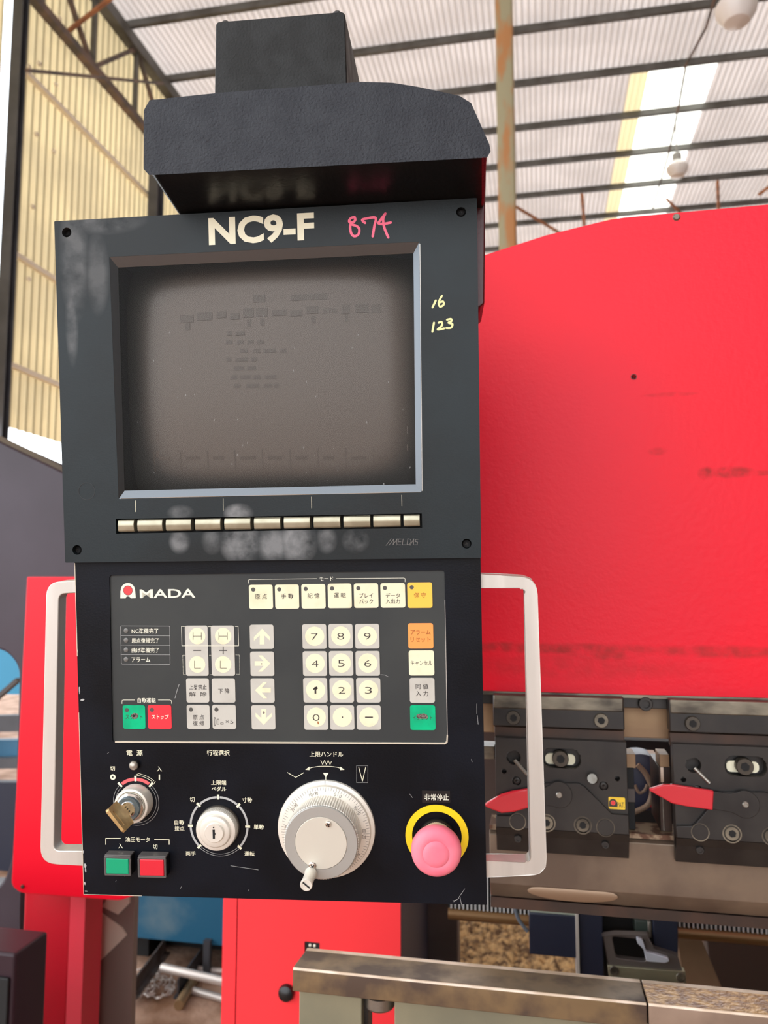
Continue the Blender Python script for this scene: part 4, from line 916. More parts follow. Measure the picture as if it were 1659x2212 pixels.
# --- lower panel lettering
mb = MB(); z = 0.0
def P_(t, x0, y0, x1, y1, b=0.014, m=M_cream): T(mb, t, x0, y0, x1, y1, 0.00002, m, b)
P_('電  源', 272.6, 1620, 308.7, 1632.5); P_('行程選択', 446.4, 1620, 496.6, 1632); P_('切', 238, 1655, 248.5, 1665.5); P_('入', 338.5, 1655.6, 350, 1666.5)
P_('上限端', 455.7, 1685.4, 489, 1695.7); P_('ペダル', 456.5, 1699, 489, 1709); P_('切', 409.8, 1722, 420.7, 1732.4); P_('寸動', 523, 1722.6, 544.6, 1733.7)
P_('自動', 376.7, 1771.4, 398, 1781.7); P_('接点', 376.7, 1784.4, 398.7, 1794.7); P_('単動', 548, 1781, 570, 1791.8); P_('両手', 401, 1838.7, 423, 1848.6); P_('運転', 528, 1838.7, 550, 1849)
P_('油圧モータ', 269.9, 1808, 324.4, 1818.6); P_('入', 255, 1822, 265.8, 1832.7); P_('切', 330, 1824, 340.4, 1834.3); P_('上限ハンドル', 668, 1623.5, 741.4, 1634.9)
def S(pts, w=0.0005, m=M_cream): mb.stroke([q(a, b) for a, b in pts], w, 0, 0.00007, m)
S([(228.5, 1824), (228.5, 1811), (260, 1811)]); S([(334, 1813.5), (365.5, 1814), (365.5, 1824)])
S([(344.3, 1674), (344.3, 1684)], 0.0010)
c = q(243.8, 1678.6); plate(mb, circ(c, 6.2*s1(243, 1678), 20), [circ(c, 1.9*s1(243, 1678), 12)], 0, 0.00007, M_cream)
S([(693, 1642.5), (697, 1651.5), (701, 1642.5), (705, 1651.5), (709, 1642.5), (713, 1651.5), (716, 1645)], 0.0003)
S([(663, 1661.5), (675, 1657.5), (688, 1655.6), (702, 1655), (716, 1655.6), (729, 1657.5), (741, 1661.5)], 0.00035)
for x, d in ((659.5, 1), (744, -1)): mb.prism([q(x, 1662.8), q(x+9*d, 1656), q(x+9*d, 1663.5)], 0, 0.00007, M_cream)
mb.prism([q(697.7, 1669.3), q(709.8, 1669.3), q(703.8, 1680)], 0, 0.00007, M_cream); S([(703.8, 1679), (703.8, 1685)], 0.0005)
S([(620.9, 1668.7), (639, 1679.3), (655.8, 1669.3)], 0.0004)
S([(770, 1654), (794.5, 1654), (794.5, 1690.5), (770, 1690.5), (770, 1654)], 0.00012, M_gryp); S([(774.8, 1657), (783, 1687.5), (790, 1657)], 0.00045)
# selector ring
c = q(473.0, 1784.5); k = s1(473, 1785)
for a0, a1 in ((3, 41), (47, 87), (93, 133), (-133, -93), (-87, -47), (-41, -3)): mb.arc(c, 60.5*k, 65*k, a0, a1, 0, 0.00007, M_gryp, 12)
mb.arc(c, 60.5*k, 61.2*k, 138, 222, 0, 0.00007, M_gryp, 16); mb.arc(c, 64.6*k, 65.3*k, 138, 222, 0, 0.00007, M_gryp, 16)
for a in (0, 44, 90, 135.5, -135.5, -90, -44): mb.arc(c, 58*k, 68.5*k, a-2.1, a+2.1, 0.00001, 0.0001, M_cream, 2)
# key switch ring
c = q(294, 1732.5); k = s1(294, 1733)
for a0, a1 in ((-38, -3), (3, 37)): mb.arc(c, 46*k, 53*k, a0, a1, 0, 0.00007, M_pinkr, 12)
for a in (-43, 0, 42): mb.arc(c, 45*k, 57*k, a-2.6, a+2.6, 0.00001, 0.0001, M_cream, 2)
for a0, a1 in ((-100, -48), (47, 190)):
    mb.arc(c, 45*k, 45.6*k, a0, a1, 0, 0.00007, M_gryp, 30); mb.arc(c, 50.5*k, 51.1*k, a0, a1, 0, 0.00007, M_gryp, 30)
mb.arc(c, 57.5*k, 58.3*k, 3, 42, 0, 0.00007, M_cream, 14); mb.arc(c, 61.5*k, 62.3*k, 9, 42, 0, 0.00007, M_cream, 14)
S([(333.5, 1690), (336, 1688), (331, 1695)], 0.00025); S([(294, 1673.5), (303, 1669.5), (302.5, 1672)], 0.00025)
mb.build('panel_lettering', panel)

# --- indicator lamp
mb = MB(); c = q(291.8, 1651, 0); k = s1(292, 1652)
mb.lathe(c, [(11.5*k, 0), (11.5*k, 0.002), (10.5*k, 0.0028)], M_blackpl, 28); mb.lathe(c, [(9.6*k, 0.002), (9.6*k, 0.0032), (8*k, 0.0042), (4*k, 0.005), (0.2*k, 0.0053)], M_lamp, 28); mb.build('indicator_lamp', con, label='small unlit round indicator lamp')
# --- key switch
c = q(294, 1731, 0); k = s1(294, 1731)
mb = MB(); R = 38.3*k
mb.lathe(c, [(R*1.0, 0), (R*1.0, 0.0015), (R*.985, 0.002), (R*.985, 0.0085), (R*.95, 0.0095), (R*.84, 0.0098), (R*.80, 0.009), (R*.78, 0.0078), (R*.76, 0.0078)], M_aluw, 64)
ks = mb.build('key_switch', con, sharp=50)
mb = MB(); mb.lathe(c, [(R*.80, 0.006), (R*.78, 0.0105), (R*.74, 0.0115), (R*.70, 0.0118), (R*.66, 0.0125)], M_chrome, 56); mb.lathe(c, [(R*.66, 0.0118), (R*.655, 0.0142), (R*.62, 0.0148), (R*.42, 0.0148)], mat('blue grey lock face', (120, 134, 142), 0.3, 0.7), 56); mb.build('lock_barrel', ks, sharp=50)
mb = MB(); mb.lathe(c, [(R*.43, 0.0146), (R*.43, 0.0153), (R*.40, 0.0158), (0.0003, 0.0158)], M_chrome, 40); mb.build('lock_plug', ks)
# --- the key left in the lock (its own thing)
D = Vector((40, -49)).normalized()      # blade direction on the panel (right, down)
kc = (c[0]-0.0006, c[1]-0.0004)
mb = MB(); wdt = 0.0098; th = 0.0013
nn = Vector((-D.y, D.x))
def kp(a, b, w): return (D.x*a+nn.x*b, D.y*a+nn.y*b, w)
outl = [(-.0042, .0150), (-.0042, .0185), (-.0098, .0205), (-.0098, .0335), (-.0085, .0345), (.0085, .0345), (.0098, .0335), (.0098, .0205), (.0042, .0185), (.0042, .0150)]
hole_ = [(-.006, .0315), (.006, .0315), (.006, .0302), (-.006, .0302)]
km = MB(); plate(km, outl, [hole_], -th/2*1.6, th/2*1.6, M_brass, M_brass)
Mk = CF.M() @ Matrix.Translation((kc[0], kc[1], 0.0)) @ Matrix(((D.x, 0, -D.y*-1*1.0, 0), (D.y, 0, -D.x*1.0, 0), (0, 1, 0, 0), (0, 0, 0, 1)))
Mk = CF.M() @ Matrix(((D.x, 0, D.y, kc[0]), (D.y, 0, -D.x, kc[1]), (0, 1, 0, 0), (0, 0, 0, 1)))
ke = empty('brass_key', Mk @ Matrix.Translation((0, 0.0155, 0)), 'flat brass key standing in the lock at the lower left of the console', 'key')
ko = km.build('key_bow', ke, bevel=0.0003); ko.location = (0, -0.0155, 0)
mb = MB(); mb.prism([(-.0034, -.010), (.0034, -.010), (.0034, .0005), (-.0034, .0005)], -0.0009, 0.0009, M_brass)
for i in range(3): mb.box(-.0026+i*.0020, -.0002, -0.0017, -.0018+i*.0020, 0.0006, 0.0017, M_dark)
mb.build('key_blade', ke)
# --- stroke selector
c = q(473, 1784.5, 0); k = s1(473, 1785)
mb = MB(); mb.lathe(c, [(46*k, 0), (46*k, 0.0022), (44.5*k, 0.003)], M_steel, 72); mb.lathe(c, [(44.5*k, 0.0025), (44.5*k, 0.0065), (43.6*k, 0.0075)], M_aluw, 144, knurl=1, kd=0.7*k)
mb.lathe(c, [(43.6*k, 0.0070), (42.5*k, 0.0082), (38*k, 0.0088), (35*k, 0.0088), (34*k, 0.0092), (33*k, 0.0105), (31*k, 0.0110), (22*k, 0.0110)], M_aluw, 72)
sel = mb.build('stroke_selector', con, sharp=40, label='round keyed stroke selector')
mb = MB(); mb.lathe(c, [(21*k, 0.0108), (21*k, 0.0120), (19.5*k, 0.0126), (0.2*k, 0.0126)], M_aluw, 48)
s2 = mb.build('lock_plug', sel)
mb = MB(); mb.box(c[0]-2.4*k, c[1]-11*k, 0.0126, c[0]+2.4*k, c[1]+8*k, 0.0128, M_dark); mb.box(c[0]-0.2*k, c[1]-3*k, 0.0126, c[0]+3.6*k, c[1]+1*k, 0.01281, M_dark); mb.prism(circ((c[0], c[1]+13*k), 1.6*k, 10), 0.0126, 0.0129, M_tool); mb.build('key_slot', sel)
# --- motor buttons
def button(x0, y0, x1, y1, m, lab):
    WF = 0.0085
    a = q(x0, y1, WF); b = q(x1, y0, WF)
    par = MB(); par.box(a[0], a[1], 0, b[0], b[1], WF-0.0012, M_blackpl)
    o = par.build('push_button', con, bevel=0.0005, label=lab)
    mb = MB(); i = 0.0013
    for (u0, v0, u1, v1) in ((a[0], a[1], b[0], a[1]+i), (a[0], b[1]-i, b[0], b[1]), (a[0], a[1]+i, a[0]+i, b[1]-i), (b[0]-i, a[1]+i, b[0], b[1]-i)): mb.box(u0, v0, WF-0.002, u1, v1, WF, M_clear)
    mb.box(a[0], b[1]-0.0002, 0.0005, b[0], b[1]+0.0009, WF-0.0008, M_clear)
    mb.build('button_hood', o, bevel=0.0003)
    mb = MB(); mb.box(a[0]+i*1.1, a[1]+i*1.1, 0.003, b[0]-i*1.1, b[1]-i*1.1, WF+0.0003, m); mb.build('button_lens', o, bevel=0.0006)
button(226, 1851, 281.5, 1891.5, M_lensg, 'square green motor on button'); button(298.6, 1853, 357.5, 1895.6, M_lensr, 'square red motor off button')
# --- hand wheel
c = q(705.3, 1789.5, 0); k = s1(705, 1789)
mb = MB(); mb.lathe(c, [(106*k, 0), (106*k, 0.0012), (105*k, 0.0020), (98*k, 0.0026), (96*k, 0.0050), (78*k, 0.0062), (60*k, 0.0062)], M_aluw, 96)
hw_ = mb.build('hand_wheel', con, sharp=25, label='large silver graduated hand wheel')
def dz(r): return 0.0050+(96-r)/18*0.0012
mb = MB()
for i in range(100):
    a = 20+i*3.6; L_ = 13 if i % 10 == 0 else (10 if i % 5 == 0 else 6.5); r0, r1 = (95.4-L_)*k, 95.4*k
    t = math.radians(a); n2 = Vector((math.cos(t), -math.sin(t)))*0.00011
    for rr in (0,):
        vs = [(c[0]+r1*math.sin(t)+n2.x, c[1]+r1*math.cos(t)+n2.y, dz(95.4)+0.00005), (c[0]+r1*math.sin(t)-n2.x, c[1]+r1*math.cos(t)-n2.y, dz(95.4)+0.00005), (c[0]+r0*math.sin(t)-n2.x, c[1]+r0*math.cos(t)-n2.y, dz(r0/k)+0.00005), (c[0]+r0*math.sin(t)+n2.x, c[1]+r0*math.cos(t)+n2.y, dz(r0/k)+0.00005)]
        mb.add(vs, [[0, 3, 2, 1]], M_blk)
for i in range(10):
    a = 20+i*36; lft, rgt = ('%d' % (100-i*10 if i else 0), '%d' % (i*10))
    for txt, da in ((lft, -4.2), (rgt, 4.2)):
        t = math.radians(a+da); rr = 84*k; m0 = MB()
        w_ = (4.2 if len(txt) == 1 else 7.2)*k
        mb.text(txt, c[0]+rr*math.sin(t), c[1]+rr*math.cos(t), w_, 8*k, dz(84)+0.0002, M_gryp if False else M_blk, rot=-t, bold=-0.01)
mb.line((c[0], c[1]+97*k), (c[0], c[1]+105.5*k), 0.00025, 0.0021, 0.0027, M_dark)
mb.build('dial_scale', hw_)
c2 = q(703.8, 1792, 0)
mb = MB(); mb.lathe(c, [(78*k, 0.0060), (79.5*k, 0.0066), (79.5*k, 0.021), (78.6*k, 0.0225), (76*k, 0.0232)], M_aluw, 180, knurl=1, kd=1.3*k)
mb.lathe(c, [(77.4*k, 0.0222), (76.4*k, 0.0236), (75*k, 0.0241), (55*k, 0.0241), (54.6*k, 0.0237)], mat('matt grey wheel face', (176, 174, 168), 0.42, 0.5), 96)
mb.build('knurled_knob', hw_, sharp=25)
mb = MB(); mb.lathe(c, [(54.2*k, 0.0236), (54.2*k, 0.0242), (53.5*k, 0.0245), (0.2*k, 0.0245)], mat('cream disc', (214, 208, 194), 0.42, 0.35), 72); mb.build('centre_disc', hw_)
def screw(px, py, w, r, name, par, m=M_chrome, slot=1):
    c = q(px, py, w); mb = MB(); mb.lathe(c, [(r, w-0.001), (r, w+0.0004), (r*.8, w+0.0011), (r*.4, w+0.0014), (r*.05, w+0.0014)], m, 24)
    for a in ((0, math.pi/2) if slot == 2 else (-.7,)):
        a += .5 if slot == 2 else 0
        mb.line((c[0]-r*.62*math.cos(a), c[1]-r*.62*math.sin(a)), (c[0]+r*.62*math.cos(a), c[1]+r*.62*math.sin(a)), r*.24, w+0.0012, w+0.0016, M_dark)
    return mb.build(name, par)
screw(709.2, 1780, 0.0246, 7.4*k*.95, 'face_screw', hw_, slot=2); screw(675, 1870, 0.0246, 8.6*k*.95, 'face_screw', hw_, slot=2)
c3 = q(672, 1884, 0.0242); mb = MB(); r = 12.6*k
mb.lathe(c3, [(r*.8, 0.0236), (r*.8, 0.0250), (r*1.02, 0.0256), (r*1.02, 0.0262), (r*.92, 0.0270), (r*.92, 0.0395), (r, 0.0405), (r, 0.0420), (r*.9, 0.0428), (r*.72, 0.0428), (r*.70, 0.0424), (0.0002, 0.0424)], M_aluw, 40); kn = mb.build('crank_knob', hw_, sharp=30)
mb = MB(); mb.line((c3[0]-r*.55, c3[1]+r*.45), (c3[0]+r*.55, c3[1]-r*.45), r*.2, 0.0424, 0.0429, M_dark); mb.build('knob_slot', kn) if False else mb.build('crank_slot', hw_)
# --- emergency stop
c = q(943.7, 1805.5, 0); k = s1(943, 1806)
mb = MB(); plate(mb, circ(c, 68*k, 64), [circ(c, 53.5*k, 64)], 0, 0.0008, M_yring)
es = mb.build('emergency_stop', con, label='faded pink mushroom stop button on a yellow ring')
mb = MB(); mb.lathe(c, [(38*k, 0), (38*k, 0.002), (36*k, 0.003)], M_blackpl, 56); mb.lathe(c, [(33.5*k, 0.002), (33.5*k, 0.010), (32.5*k, 0.0145)], mat('cream collar', (214, 190, 158), 0.5), 96, knurl=1, kd=0.6*k); mb.lathe(c, [(31.5*k, 0.014), (31.5*k, 0.022)], mat('cream collar', (214, 190, 158), 0.5), 40); mb.build('collar', es)
mb = MB(); R = 52*k
mb.lathe(c, [(R*.62, 0.0190), (R*.96, 0.0198), (R, 0.0210), (R, 0.0240), (R*.985, 0.0258), (R*.93, 0.0275), (R*.84, 0.0287), (R*.7, 0.0294), (R*.54, 0.0297), (R*.525, 0.0295), (R*.505, 0.0297), (R*.49, 0.0300), (R*.3, 0.0303), (R*.02, 0.0304)], M_estop, 72); mb.build('mushroom_cap', es, sharp=60)
mb = MB(); a = q(912, 1733.2, 0); b = q(972, 1708, 0); mb.box(a[0], a[1], 0, b[0], b[1], 0.0004, M_blackpl); T(mb, '非常停止', 917, 1715, 969.3, 1729, 0.0004, M_wht, 0.028); mb.build('stop_label', con, bevel=0.0001)
# --- handles
def handle(outer, inner, ro, ri, name, lab):
    mb = MB(); o_ = rpoly(quad(outer, -0.004), ro, 6); i_ = rpoly(quad(inner, -0.004), ri, 6)
    n = len(o_)
    poly = o_+i_[::-1]
    plate(mb, poly, [], -0.016, -0.004, M_alu)
    mb.build(name, con, bevel=0.0006, label=lab)
handle([(1037, 1242), (1160, 1245), (1182, 1890), (1046, 1894)], [(1037, 1269), (1134, 1271), (1146, 1862), (1046, 1861)], [0, .013, .013, 0], [0, .004, .004, 0], 'grab_handle', 'right aluminium handle')
handle([(164, 1254), (100, 1258), (86, 1866), (183, 1871)], [(164, 1281), (127, 1283), (116, 1838), (181, 1838)], [0, .013, .013, 0], [0, .005, .005, 0], 'grab_handle', 'left aluminium handle')
# --- screen bezel
OB = rpoly(quad([(117, 478), (1030, 427.5), (1039.5, 1205), (141, 1215.5)], WB), 0.0008, 3)
so = quad([(236, 555), (906, 522), (911, 1063), (256, 1078)], WB); si = [q(x, y, WB-0.0026) for x, y in ((255, 578), (893, 547), (898, 1046), (269, 1060))]
slots = []
skx = [(254, 289), (296, 350.5), (357.5, 412.5), (420.5, 476), (484, 541), (548, 605.5), (612.5, 669.5), (677, 735), (741.5, 800), (806, 865.5), (871.5, 907)]
def sky_(x): return 1123-(x-254)*0.0185, 1149.5-(x-254)*0.0185
mb = MB(); m4 = quad([(250, 1121), (911, 1109), (912, 1140), (251, 1153)], WB)
hl = []
for x, y in ((144, 502), (996, 458), (166.5, 1188), (1008, 1174.5)): hl.append(circ(q(x, y, WB), 10.6*s1(x, y, WB), 20))
plate(mb, OB, [rpoly(so, 0.0012, 2), m4]+hl, WB-0.012, WB, M_bezel)
# back shell behind the bezel
bs = quad([(130, 486), (1020, 440), (1030, 1196), (152, 1206)], WB); plate(mb, bs, [quad([(232, 552), (912, 520), (918, 1068), (252, 1082)], WB)], -0.052, WB-0.0121, M_glass_frame); mb.prism(bs, -0.056, -0.052, M_glass_frame)
bez = mb.build('screen_bezel', con, bevel=0.0007)
patches(M_bezel, [(q(x, y, WB)[0], q(x, y, WB)[1], rx*s1(x, y, WB)*1.6, ry*s1(x, y, WB)*1.6, s) for x, y, rx, ry, s in ((388, 1170, 16, 18, .55), (458, 1168, 16, 20, .35), (520, 1172, 32, 32, .75), (588, 1176, 26, 28, .6), (642, 1172, 30, 32, .7), (705, 1166, 16, 20, .4), (768, 1168, 20, 18, .4), (515, 1108, 22, 14, .75), (390, 1108, 20, 12, .3), (160, 560, 22, 90, .3), (210, 590, 18, 60, .25), (155, 700, 10, 60, .3), (230, 480, 60, 18, .25))], (150, 150, 150))
# sloping inner frame
mb = MB(); n = 4
vs = [(x, y, WB-0.0002) for x, y in so]+[(x, y, WB-0.0028) for x, y in si]
for i in range(4): mb.add([vs[i], vs[(i+1) % 4], vs[4+(i+1) % 4], vs[4+i]], [[0, 1, 2, 3]], mat('gloss inner bezel', (100, 104, 108), 0.25, 1.0))
mb.build('inner_frame', bez)
mb = MB(); k = s1(910, 800, WB); mb.stroke([q(907, 527, WB), q(912, 1060, WB)], 0.0003, WB, WB+0.0001, M_alu); mb.stroke([q(262, 1076.5, WB-0.001), q(908, 1063, WB-0.001)], 0.00025, WB-0.0002, WB, mat('bronze glint arris', (150, 130, 110), 0.3, 0.5)); mb.build('frame_arris', bez)
# picture tube
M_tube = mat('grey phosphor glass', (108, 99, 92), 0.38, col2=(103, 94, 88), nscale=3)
def phosphor_edge_shade(m, c, hx, hy):  # darker tube border, with the corner shade mixed into its colour
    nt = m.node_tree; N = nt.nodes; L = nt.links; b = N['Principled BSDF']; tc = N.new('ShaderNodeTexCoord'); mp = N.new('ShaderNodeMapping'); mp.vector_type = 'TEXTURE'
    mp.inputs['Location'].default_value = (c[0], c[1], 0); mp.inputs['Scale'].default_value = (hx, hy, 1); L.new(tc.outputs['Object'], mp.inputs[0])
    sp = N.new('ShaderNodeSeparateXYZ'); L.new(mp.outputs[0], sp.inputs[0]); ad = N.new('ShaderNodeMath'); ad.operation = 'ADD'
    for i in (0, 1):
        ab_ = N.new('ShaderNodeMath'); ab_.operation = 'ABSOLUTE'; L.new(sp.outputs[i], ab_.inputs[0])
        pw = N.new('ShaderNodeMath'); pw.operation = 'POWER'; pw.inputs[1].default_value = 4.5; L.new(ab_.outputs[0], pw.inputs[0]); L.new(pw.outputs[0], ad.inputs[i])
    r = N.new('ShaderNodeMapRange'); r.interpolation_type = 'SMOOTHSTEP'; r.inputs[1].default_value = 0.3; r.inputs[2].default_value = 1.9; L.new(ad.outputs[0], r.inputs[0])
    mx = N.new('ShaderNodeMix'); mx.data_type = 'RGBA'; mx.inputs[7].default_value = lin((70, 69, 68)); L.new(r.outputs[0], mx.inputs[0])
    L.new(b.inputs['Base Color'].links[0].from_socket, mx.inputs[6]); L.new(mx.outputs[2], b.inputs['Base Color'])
wc = WB-0.016; _c = q(598, 800, wc); _k = s1(598, 800, wc); phosphor_edge_shade(M_tube, _c, 285*_k, 222*_k)
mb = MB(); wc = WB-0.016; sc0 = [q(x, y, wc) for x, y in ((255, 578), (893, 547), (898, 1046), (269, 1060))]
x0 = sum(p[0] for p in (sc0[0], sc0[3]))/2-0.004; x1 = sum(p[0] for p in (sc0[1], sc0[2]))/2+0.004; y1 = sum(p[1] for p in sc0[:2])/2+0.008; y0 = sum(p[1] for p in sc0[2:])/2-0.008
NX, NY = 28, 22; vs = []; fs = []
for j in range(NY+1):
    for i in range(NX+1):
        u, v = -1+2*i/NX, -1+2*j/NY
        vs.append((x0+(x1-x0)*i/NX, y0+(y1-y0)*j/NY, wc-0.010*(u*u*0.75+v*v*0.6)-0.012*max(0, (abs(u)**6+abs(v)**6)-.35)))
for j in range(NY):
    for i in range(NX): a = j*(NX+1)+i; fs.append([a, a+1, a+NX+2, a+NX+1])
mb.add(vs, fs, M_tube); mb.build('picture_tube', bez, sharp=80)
def tz(X, Y):
    u = 2*(X-x0)/(x1-x0)-1; v = 2*(Y-y0)/(y1-y0)-1
    return wc-0.010*(u*u*0.75+v*v*0.6)-0.012*max(0, (abs(u)**6+abs(v)**6)-.35)
M_burn = mat('burnt in phosphor', (92, 84, 78), 0.38)
mb = MB()
def burn(xa, ya, xb, yb):
    a, b = q(xa, yb, wc), q(xb, ya, wc)
    mb.add([(X, Y, tz(X, Y)+0.0003) for X, Y in ((a[0], a[1]), (b[0], a[1]), (b[0], b[1]), (a[0], b[1]))], [[0, 1, 2, 3]], M_burn)
burn(545, 634, 571, 652); burn(628, 631, 705, 648)
pr = random.Random(11)
x = 385
while x < 810:
    w = pr.uniform(18, 44); yy = 692-(x-385)*.055
    burn(x, yy-12+pr.uniform(-8, 2), x+w, yy+pr.uniform(-2, 4))
    if pr.random() < .6: burn(x+w*.4, yy+4, x+w*.75, yy+20)
    x += w+pr.uniform(4, 12)
for r_ in range(7):
    yy = 715+r_*19; xx = pr.uniform(480, 520)
    for i in range(pr.randint(2, 4)): w = pr.uniform(10, 30); burn(xx, yy, xx+w, yy+9); xx += w+pr.uniform(3, 14)
for i in range(9): xx = 325+i*60; burn(xx, 975-(xx-325)*.02, xx+1.4, 1018-(xx-325)*.02); burn(xx+12, 985, xx+12+pr.uniform(20, 38), 993)
burn(330, 934, 880, 935.4); burn(330, 972, 880, 973.2)
mb.build('burnt_in_image', bez, kind='stuff')
# glass pane
mg = bpy.data.materials.new('smoked filter glass'); mg.use_nodes = True; nt = mg.node_tree; nt.nodes.clear()
o_ = nt.nodes.new('ShaderNodeOutputMaterial'); t_ = nt.nodes.new('ShaderNodeBsdfTransparent'); t_.inputs[0].default_value = (0.86, 0.84, 0.82, 1)
g_ = nt.nodes.new('ShaderNodeBsdfGlossy'); g_.inputs['Roughness'].default_value = 0.1; g_.inputs['Color'].default_value = (0.8, 0.76, 0.72, 1)
fr_ = nt.nodes.new('ShaderNodeFresnel'); fr_.inputs[0].default_value = 1.2; mx_ = nt.nodes.new('ShaderNodeMixShader')
nt.links.new(fr_.outputs[0], mx_.inputs[0]); nt.links.new(t_.outputs[0], mx_.inputs[1]); nt.links.new(g_.outputs[0], mx_.inputs[2]); nt.links.new(mx_.outputs[0], o_.inputs[0])
mb = MB(); P = quad([(250, 573), (897, 542), (902, 1050), (264, 1065)], WB-0.003); mb.add([(x, y, WB-0.0030) for x, y in P][::-1], [[0, 1, 2, 3]], mg); mb.build('screen_glass', bez, label='dark glass of the screen')
# dust nicks on the glass
mb = MB()
for i in range(46):
    xx, yy = pr.uniform(280, 890), pr.uniform(700, 1050) if i % 3 else pr.uniform(600, 1050); w = pr.uniform(.4, 1.0)
    a = q(xx, yy, WB-0.003); mb.line(a, (a[0]+pr.uniform(-.3, .3)*.001, a[1]-pr.uniform(.2, 1.6)*.001), w*.00028, WB-0.003, WB-0.00295, M_gryp)
mb.build('dust_nicks', bez, kind='stuff')
# key tray and soft keys
mb = MB(); mb.prism(m4, WB-0.009, WB-0.0075, M_dark); mb.build('key_tray', bez)
for i, (xa, xb) in enumerate(skx):
    ya, yb_ = sky_((xa+xb)/2); wk = WB+0.0012
    a, b = q(xa+.6, yb_, wk), q(xb-.6, ya, wk); mb = MB()
    h = b[1]-a[1]
    mb.loft([[(X, a[1], WB-0.006), (X, a[1], WB-0.0002), (X, a[1]+h*.12, WB+0.0008), (X, a[1]+h*.45, wk), (X, a[1]+h*.62, wk+0.0001), (X, a[1]+h*.9, WB+0.0005), (X, b[1], WB-0.0006), (X, b[1], WB-0.006)] for X in (b[0], a[0])], M_bronze)
    mb.build('soft_key', bez, bevel=0.0002, sharp=50)
for x, ya, yb_ in ((293, 1081, 1106), (482, 1077, 1103), (673, 1073, 1098), (868, 1069, 1093)): mb = MB(); mb.line(q(x, ya, WB), q(x+.3, yb_, WB), 0.0003, WB, WB+0.00012, M_cream); mb.build('tick_mark', bez)
for x, y in ((144, 502), (996, 458), (166.5, 1188), (1008, 1174.5)):
    c = q(x, y, WB-0.006); k = s1(x, y); mb = MB(); mb.lathe(c, [(11.5*k, WB-0.0115), (11.5*k, WB-0.006), (8*k, WB-0.005), (0.2*k, WB-0.005)], M_dark, 20)
    for a in (.4, .4+math.pi/2): mb.line((c[0]-4*k*math.cos(a), c[1]-4*k*math.sin(a)), (c[0]+4*k*math.cos(a), c[1]+4*k*math.sin(a)), 1.4*k, WB-0.0052, WB-0.0048, M_tool)
    mb.build('bezel_screw', bez)
c = q(187.5, 1061, WB); mb = MB(); plate(mb, circ(c, 18.5*s1(187, 1061), 36), [circ(c, 17.6*s1(187, 1061), 36)], WB, WB+0.0002, M_head_s); mb.build('blank_plug', bez)
mb = MB(); zz = WB+0.00003
c = q(564, 495, zz); k = s1(564, 495, zz); mb.text('NC9-F', c[0], c[1], 232*k, 66*k*.92, zz, M_cream, rot=0.0, bold=0.035); mb.build('model_lettering', bez)
def ink(name, strokes, w, m, sc=1/6.381, ox=740, oy=440):
    mb = MB(); z0 = WB
    for st_ in strokes:
        P = [q(ox+x*sc, oy+y*sc, WB) for x, y in st_]; Q = []
        for i in range(len(P)-1):
            p0 = P[max(i-1, 0)]; p1 = P[i]; p2 = P[i+1]; p3 = P[min(i+2, len(P)-1)]
            for kk in range(4):
                t = kk/4; Q.append(tuple(0.5*((2*p1[j])+(-p0[j]+p2[j])*t+(2*p0[j]-5*p1[j]+4*p2[j]-p3[j])*t*t+(-p0[j]+3*p1[j]-3*p2[j]+p3[j])*t**3) for j in (0, 1)))
        Q.append(P[-1]); mb.stroke(Q, w, WB, WB+0.0001, m)
    mb.build(name, bez)
ink('pink_marker_number', [[(165, 185), (115, 200), (90, 245), (130, 265), (175, 225), (165, 185)], [(120, 255), (105, 320), (120, 410), (165, 450), (220, 420), (230, 350), (195, 310), (135, 290)],
    [(310, 265), (270, 225), (330, 205), (455, 195), (440, 300), (415, 450)], [(590, 135), (520, 230), (495, 270), (560, 280), (665, 260)], [(590, 135), (560, 210), (575, 330), (630, 465)]], 34/6.381*s1(800, 490, WB), M_pink)
ink('pale_marker_number', [[(1285, 1335), (1240, 1430)], [(1370, 1270), (1325, 1360), (1345, 1420), (1395, 1390), (1385, 1350), (1345, 1360)], [(1260, 1640), (1238, 1765)], [(1325, 1640), (1365, 1630), (1370, 1680), (1310, 1735), (1400, 1720)], [(1440, 1600), (1495, 1590), (1500, 1620), (1460, 1640), (1515, 1660), (1495, 1710), (1430, 1715)]], 28/6.381*s1(955, 680, WB), M_yel)
mb = MB(); c = q(868, 1170, WB); k = s1(868, 1170, WB)
ml = mat('moulded grey lettering', (110, 106, 102), 0.4)
for st_ in ([(834, 1178), (845, 1164)], [(840, 1178), (851, 1164), (849, 1177)], [(849, 1177), (858, 1164), (856, 1178)], [(867, 1164.5), (861, 1164.5), (859, 1177), (866, 1177)], [(860, 1170.5), (866, 1170.5)], [(871, 1164), (869, 1177), (876, 1177)], [(879, 1177), (881, 1164), (887, 1165), (888, 1170), (885, 1176), (879, 1177)], [(886, 1178), (894, 1164), (893, 1177)], [(903, 1165), (898, 1165), (897, 1170), (902, 1171), (901, 1177), (895, 1177)]):
    mb.stroke([q(a, b, WB) for a, b in st_], 0.00035, WB, WB+0.00025, ml)
mb.build('maker_lettering', bez)
# --- cover head above the screen
WH = 0.050
front = [q(x, y, WH) for x, y in ((325, 371), (317, 362), (317.5, 240), (327, 223), (470, 208), (781, 184), (847, 186), (902, 195), (990, 214), (1012, 228), (1050, 314), (1052, 326), (1048, 333))]
back = [q(x, y, 0.0) for x, y in ((385, 462), (378, 452), (370, 380), (380, 352), (500, 340), (781, 320), (847, 321), (902, 328), (990, 340), (1010, 352), (1028, 400), (1030, 420), (1029.5, 431))]
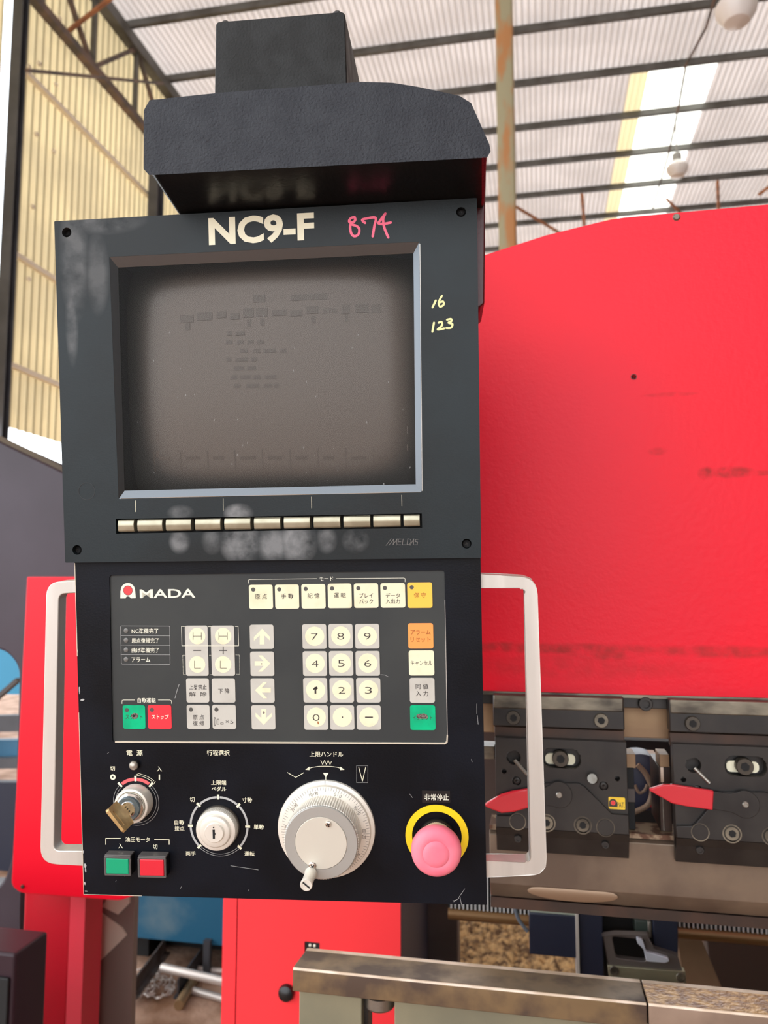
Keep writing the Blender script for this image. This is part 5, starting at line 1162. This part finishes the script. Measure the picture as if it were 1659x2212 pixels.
# the back outline is the same casting, straight back; only its underside slopes down to the bezel
def back_of(i, w):
    x, y = front[i]; return (x, y)
n = len(front); mb = MB()
bl = q(384, 462, 0.004); br = q(1029, 431, 0.004)
B = list(front)
rings = [[(x, y, WH) for x, y in front],
         [(bl[0], bl[1], 0.004)]+[(max(x, bl[0]-0.024) if i < 3 else x, y, 0.004) for i, (x, y) in enumerate(front[1:-1], 1)]+[(br[0]+0.006, br[1], 0.004)],
         [(bl[0], bl[1], -0.06)]+[(max(x, bl[0]-0.024) if i < 3 else x, y, -0.06) for i, (x, y) in enumerate(front[1:-1], 1)]+[(br[0]+0.006, br[1], -0.06)]]
mb.add([p for r in rings for p in r], [[k_*n+i, k_*n+(i+1) % n, (k_+1)*n+(i+1) % n, (k_+1)*n+i][::-1] for k_ in range(2) for i in range(n-1)]+[list(range(2*n, 3*n))[::1]], M_head)
mb.add([p for p in rings[0]], [list(range(n))[::-1]], M_head)
mb.add([rings[k_][i] for k_ in (0, 1, 2) for i in (n-1, 0)], [[0, 1, 3, 2][::-1], [2, 3, 5, 4][::-1]], M_head_s)
head = mb.build('head_cover', con, bevel=0.0022, seg=3, label='wrinkle painted black head cover')
mb = MB()
def worn(pts, w_):
    for i in range(len(pts)-1):
        a, b = Vector(pts[i]+(w_,)), Vector(pts[i+1]+(w_,)); mb.bar(a, b, 0.0007, 0.0007, M_worn_hl, up=(0, 0, 1))
def inset(p, dx, dy): return (p[0]+dx, p[1]+dy)
worn([inset(front[i], 0, -0.0004) for i in (3, 4, 5, 6, 7, 8)], WH-0.0007)  # highlight along the worn top arris, drawn as tan strokes
mb.build('worn_edge_highlight', head)
# arm box
mb = MB(); WA = 0.030
ab = [q(x, y, WA) for x, y in ((463, 240), (466, 52), (470, 47), (740, 25), (745, 30), (762, 215))]
ab[-1] = (ab[-2][0]+0.0005, ab[-1][1])
mb.prism(rpoly(ab, 0.001, 2), -0.42, WA, M_arm); arm = mb.build('support_arm', con, bevel=0.0018, seg=2)
for x, y in ((486, 47), (728, 26)):
    c = q(x, y+3, WA-0.004); mb = MB(); mb.T = Matrix.Translation((c[0], c[1]-0.0006, WA-0.006)) @ Matrix.Rotation(-math.pi/2, 4, 'X'); mb.lathe((0, 0), [(0.0034, 0), (0.0034, 0.0012), (0.0022, 0.0026), (0.0003, 0.0028)], M_tool, 16); mb.build('arm_screw', arm)
# rear housing right of the bezel; red reflection painted into its colour
mb = MB(); wr = -0.012
RP = [q(x, y, wr) for x, y in ((1000, 340), (1051, 322), (1048.5, 430), (1046.5, 655), (1036, 664), (1000, 664))]
mb.prism(RP, -0.07, wr, M_maroon); mb.build('rear_housing', con, bevel=0.001, label='gloss black rear housing with red reflection painted in')
mb = MB(); c = q(640, 900, 0); mb.box(c[0]-0.12, c[1]-0.18, -0.30, c[0]+0.12, c[1]+0.14, -0.056, M_panel) ; o = mb.build('back_shell', con, bevel=0.004)
mb = MB(); c0 = q(600, 120, 0); mb.box(c0[0]-0.03, 0.3, -0.42, c0[0]+0.03, c0[1]+0.03, -0.36, M_coldk); mb.build('arm_post', con, bevel=0.002)
print('objects', len(bpy.data.objects), 'tris', sum(len(p.vertices)-2 for o in bpy.data.objects if o.type == 'MESH' for p in o.data.polygons))
